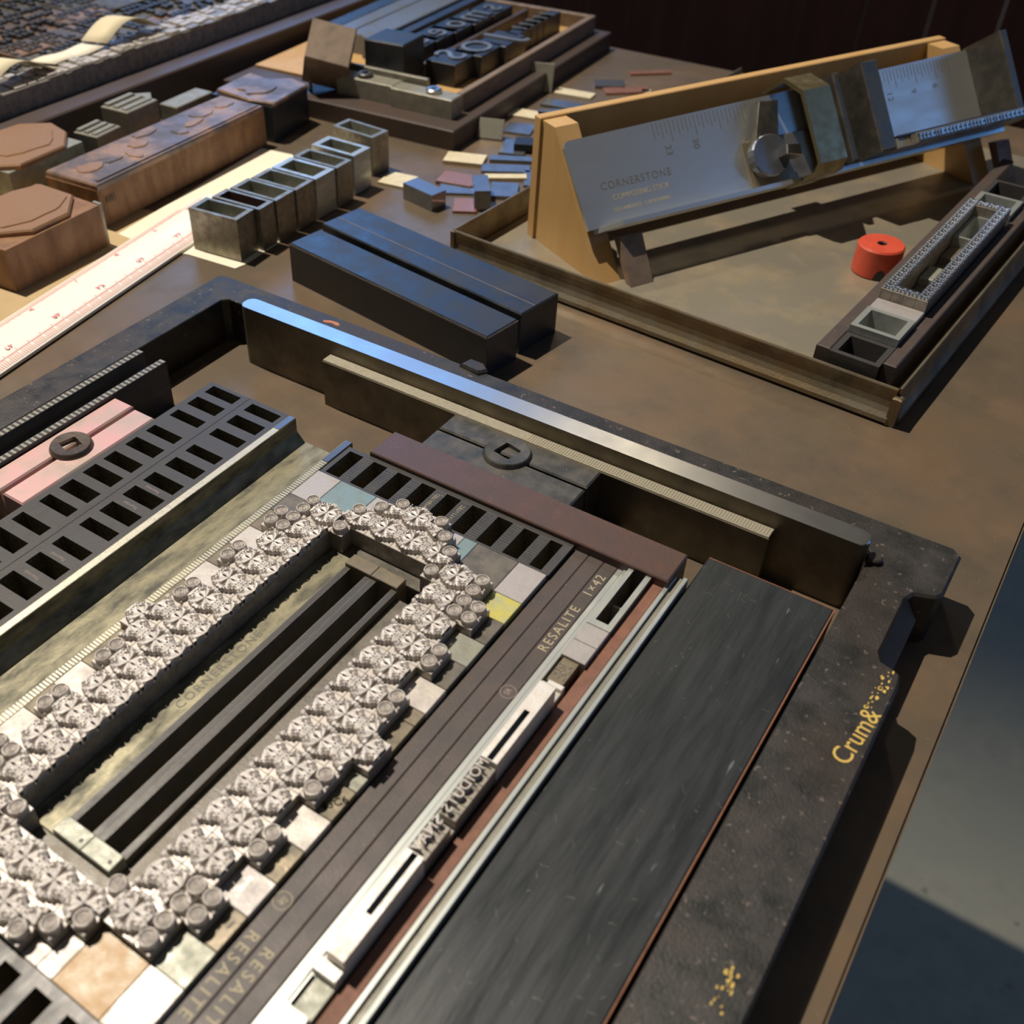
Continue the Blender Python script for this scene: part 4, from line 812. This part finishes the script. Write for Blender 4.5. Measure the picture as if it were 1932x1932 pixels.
# stick: plate frame x along a, y up the slope, z out of the plate
a_ = Vector((.468, .884, 0)).normalized(); dd = Vector((.884, -.468, 0)).normalized(); s_v = (-.62*dd+Vector((0, 0, .785))).normalized(); n_v = a_.cross(s_v)
BL = Vector((SB[0], SB[1], 1.0))+38.7*dd+Vector((0, 0, 20.2))
mx = Matrix((a_, s_v, n_v)).transposed().to_4x4()
sk = empty('composing_stick', BL, mx.to_euler()); tag(sk, 'bright steel composing stick with a graduated bed and brass clamp', 'composing stick')
pl = B().prism([(-.9, 33.5), (.1, 35.4), (1.5, 36), (228, 39.6), (228, 0), (0, 0)], -1.6, 0); bp_ = mk('bed_plate', pl, 'stick_plate', parent=sk)
mk('bottom_rail', B().add([(3, -1.8, -1.6), (228, -1.8, -1.6), (228, 0, -1.6), (3, 0, -1.6), (12, -1.8, 6.5), (228, -1.8, 6.5), (228, 0, 6.5), (12, 0, 6.5)], [(3, 2, 1, 0), (4, 5, 6, 7), (0, 1, 5, 4), (1, 2, 6, 5), (2, 3, 7, 6), (3, 0, 4, 7)]), 'stick_plate', parent=sk)
hd = mk('head', B().box(223.5, 228, 0, 40.5, -1.6, 18.5, c=.5), 'stick_dark', parent=sk)
tk = B()
for p2 in range(8, 110):
    p = p2/2
    x = 226.8-p*4.2-.25*(p > 30)*0
    if x > 150 and x < 219 or x > 40 and x < 92:
        L_ = 5.0 if p2 % 2 else (8.5 if p2 % 6 == 0 else 6.5)
        top = 36.2+x*.0149; tk.box(x-.16, x+.16, top-L_-1, top-1, 0, .05)
mk('graduation', tk, 'engraving', parent=bp_)['kind'] = 'stuff'
for n_, x in (('33', 47), ('36' if False else '30', 61), ('15', 157.5), ('12', 171), ('9', 185.6), ('6', 199.4)):
    text('figure', n_, 4.6, 'engraving', bp_, Matrix.Translation((x, 23.5+x*.015, .03)) @ Matrix.Rotation(R_(-90), 4, 'Z'), depth=.05)
text('engraved_name', 'CORNERSTONE', 4.4, 'engraving', bp_, Matrix.Translation((28, 15.6, .03)), depth=.05, spacing=1.15)
text('engraved_name', 'COMPOSING STICK', 3.2, 'engrave_pale', bp_, Matrix.Translation((29, 10.4, .03)), depth=.05)
text('engraved_name', 'LOS ANGELES · CALIFORNIA', 2.2, 'engrave_pale', bp_, Matrix.Translation((28, 5.6, .03)), depth=.05)
mk('knee', B().box(139, 148, .3, 39, 0, 18.5, c=.6), 'stick_dark', parent=sk); mk('knee_slide', B().box(119, 139, .3, 38.6, 0, 5, c=.5), 'stick_dark', parent=sk)
mk('knee_rib', B().box(129, 132.5, .3, 38.4, 5, 12, c=.6), 'stick_dark', parent=sk)
# brass clamp: a bent strap
cp = B(); prof = [(-2.4, -3.5), (-2.4, 15), (1.5, 19.5), (32, 19.5), (40.5, 11), (40.5, -3.5), (38.8, -3.5), (38.8, 10.2), (31.2, 17.6), (2.2, 17.6), (-.6, 14.2), (-.6, -3.5)]
n = len(prof); cp.add([(104, y, z) for y, z in prof]+[(118.5, y, z) for y, z in prof], [(i, (i+1) % n, n+(i+1) % n, n+i) for i in range(n)]); N0 = 0
cp.f += [(0, 1, 10, 11), (1, 2, 9, 10), (2, 3, 8, 9), (3, 4, 7, 8), (4, 5, 6, 7)]; cp.f += [tuple(i+n for i in q[::-1]) for q in ((0, 1, 10, 11), (1, 2, 9, 10), (2, 3, 8, 9), (3, 4, 7, 8), (4, 5, 6, 7))]
mk('brass_clamp', cp, 'stick_brass', parent=sk)
lv = []
for t in np.linspace(0, 2*math.pi, 28)[:-1]:
    rr_ = 9.5+1.0*math.cos(t*2); lv.append((93+rr_*math.cos(t)*.95, 12+rr_*math.sin(t)*1.05))
mk('lever', B().prism(lv, 2.0, 5.5, c=.6), 'blue_tint_metal', parent=sk)
mk('lever_arm', B().prism([(86, 17), (99, 17), (104, 34), (94, 35)], 2.2, 5.0, c=.5), 'stick_dark', parent=sk)
mk('lever_finger', B().prism([(96, 10), (104, 8), (104, 13), (97, 14)], 5, 11, c=.5), 'steel_bright', parent=sk)
mk('slide_plate', B().box(84, 119, .4, 20, 0, 1.8, c=.3), 'galley_steel', parent=sk)
# line of type standing in the stick
def onstick(name, b, m, label, cat, group=None):
    o = mk(name, b, m, loc=BL, rot=mx.to_euler()); return tag(o, label, cat, group)
onstick('thin_lead', B().box(149, 223, 4.45, 5.5, .05, 19, c=.2), 'block_black', 'dark lead above the line of type in the composing stick', 'lead')
onstick('brass_rule', B().box(148.3, 156, .1, 4.3, .05, 18.5, c=.2), 'zinc_pale', 'small pale quad before the line of type in the composing stick', 'quad')
x = 156.3; k = 0; PT = random.Random(3)
while x < 222:
    w = PT.choice((1.7, 2.1, 2.4, 2.8)); o = onstick('type_sort', B().box(x, x+w-.06, .1, 4.3, .05, 21.8, c=.15), 'block_black' if False else 'type_body', f'small type sort in the composing stick, {ORD[min(k, 33)]} from the knee', 'type sort', 'line of type in the composing stick')
    fb_ = B(); fb_.box(x+.25, x+w*.45, .7, 3.7, 21.8, 23.2, c=.15).box(x+w*.45, x+w-.35, 2.6, 3.6, 21.8, 23.2, c=.15).box(x+w*.6, x+w-.3, .8, 2.0, 21.8, 23.1, c=.12)
    mk('face', fb_, 'steel_bright', parent=o); x += w; k += 1
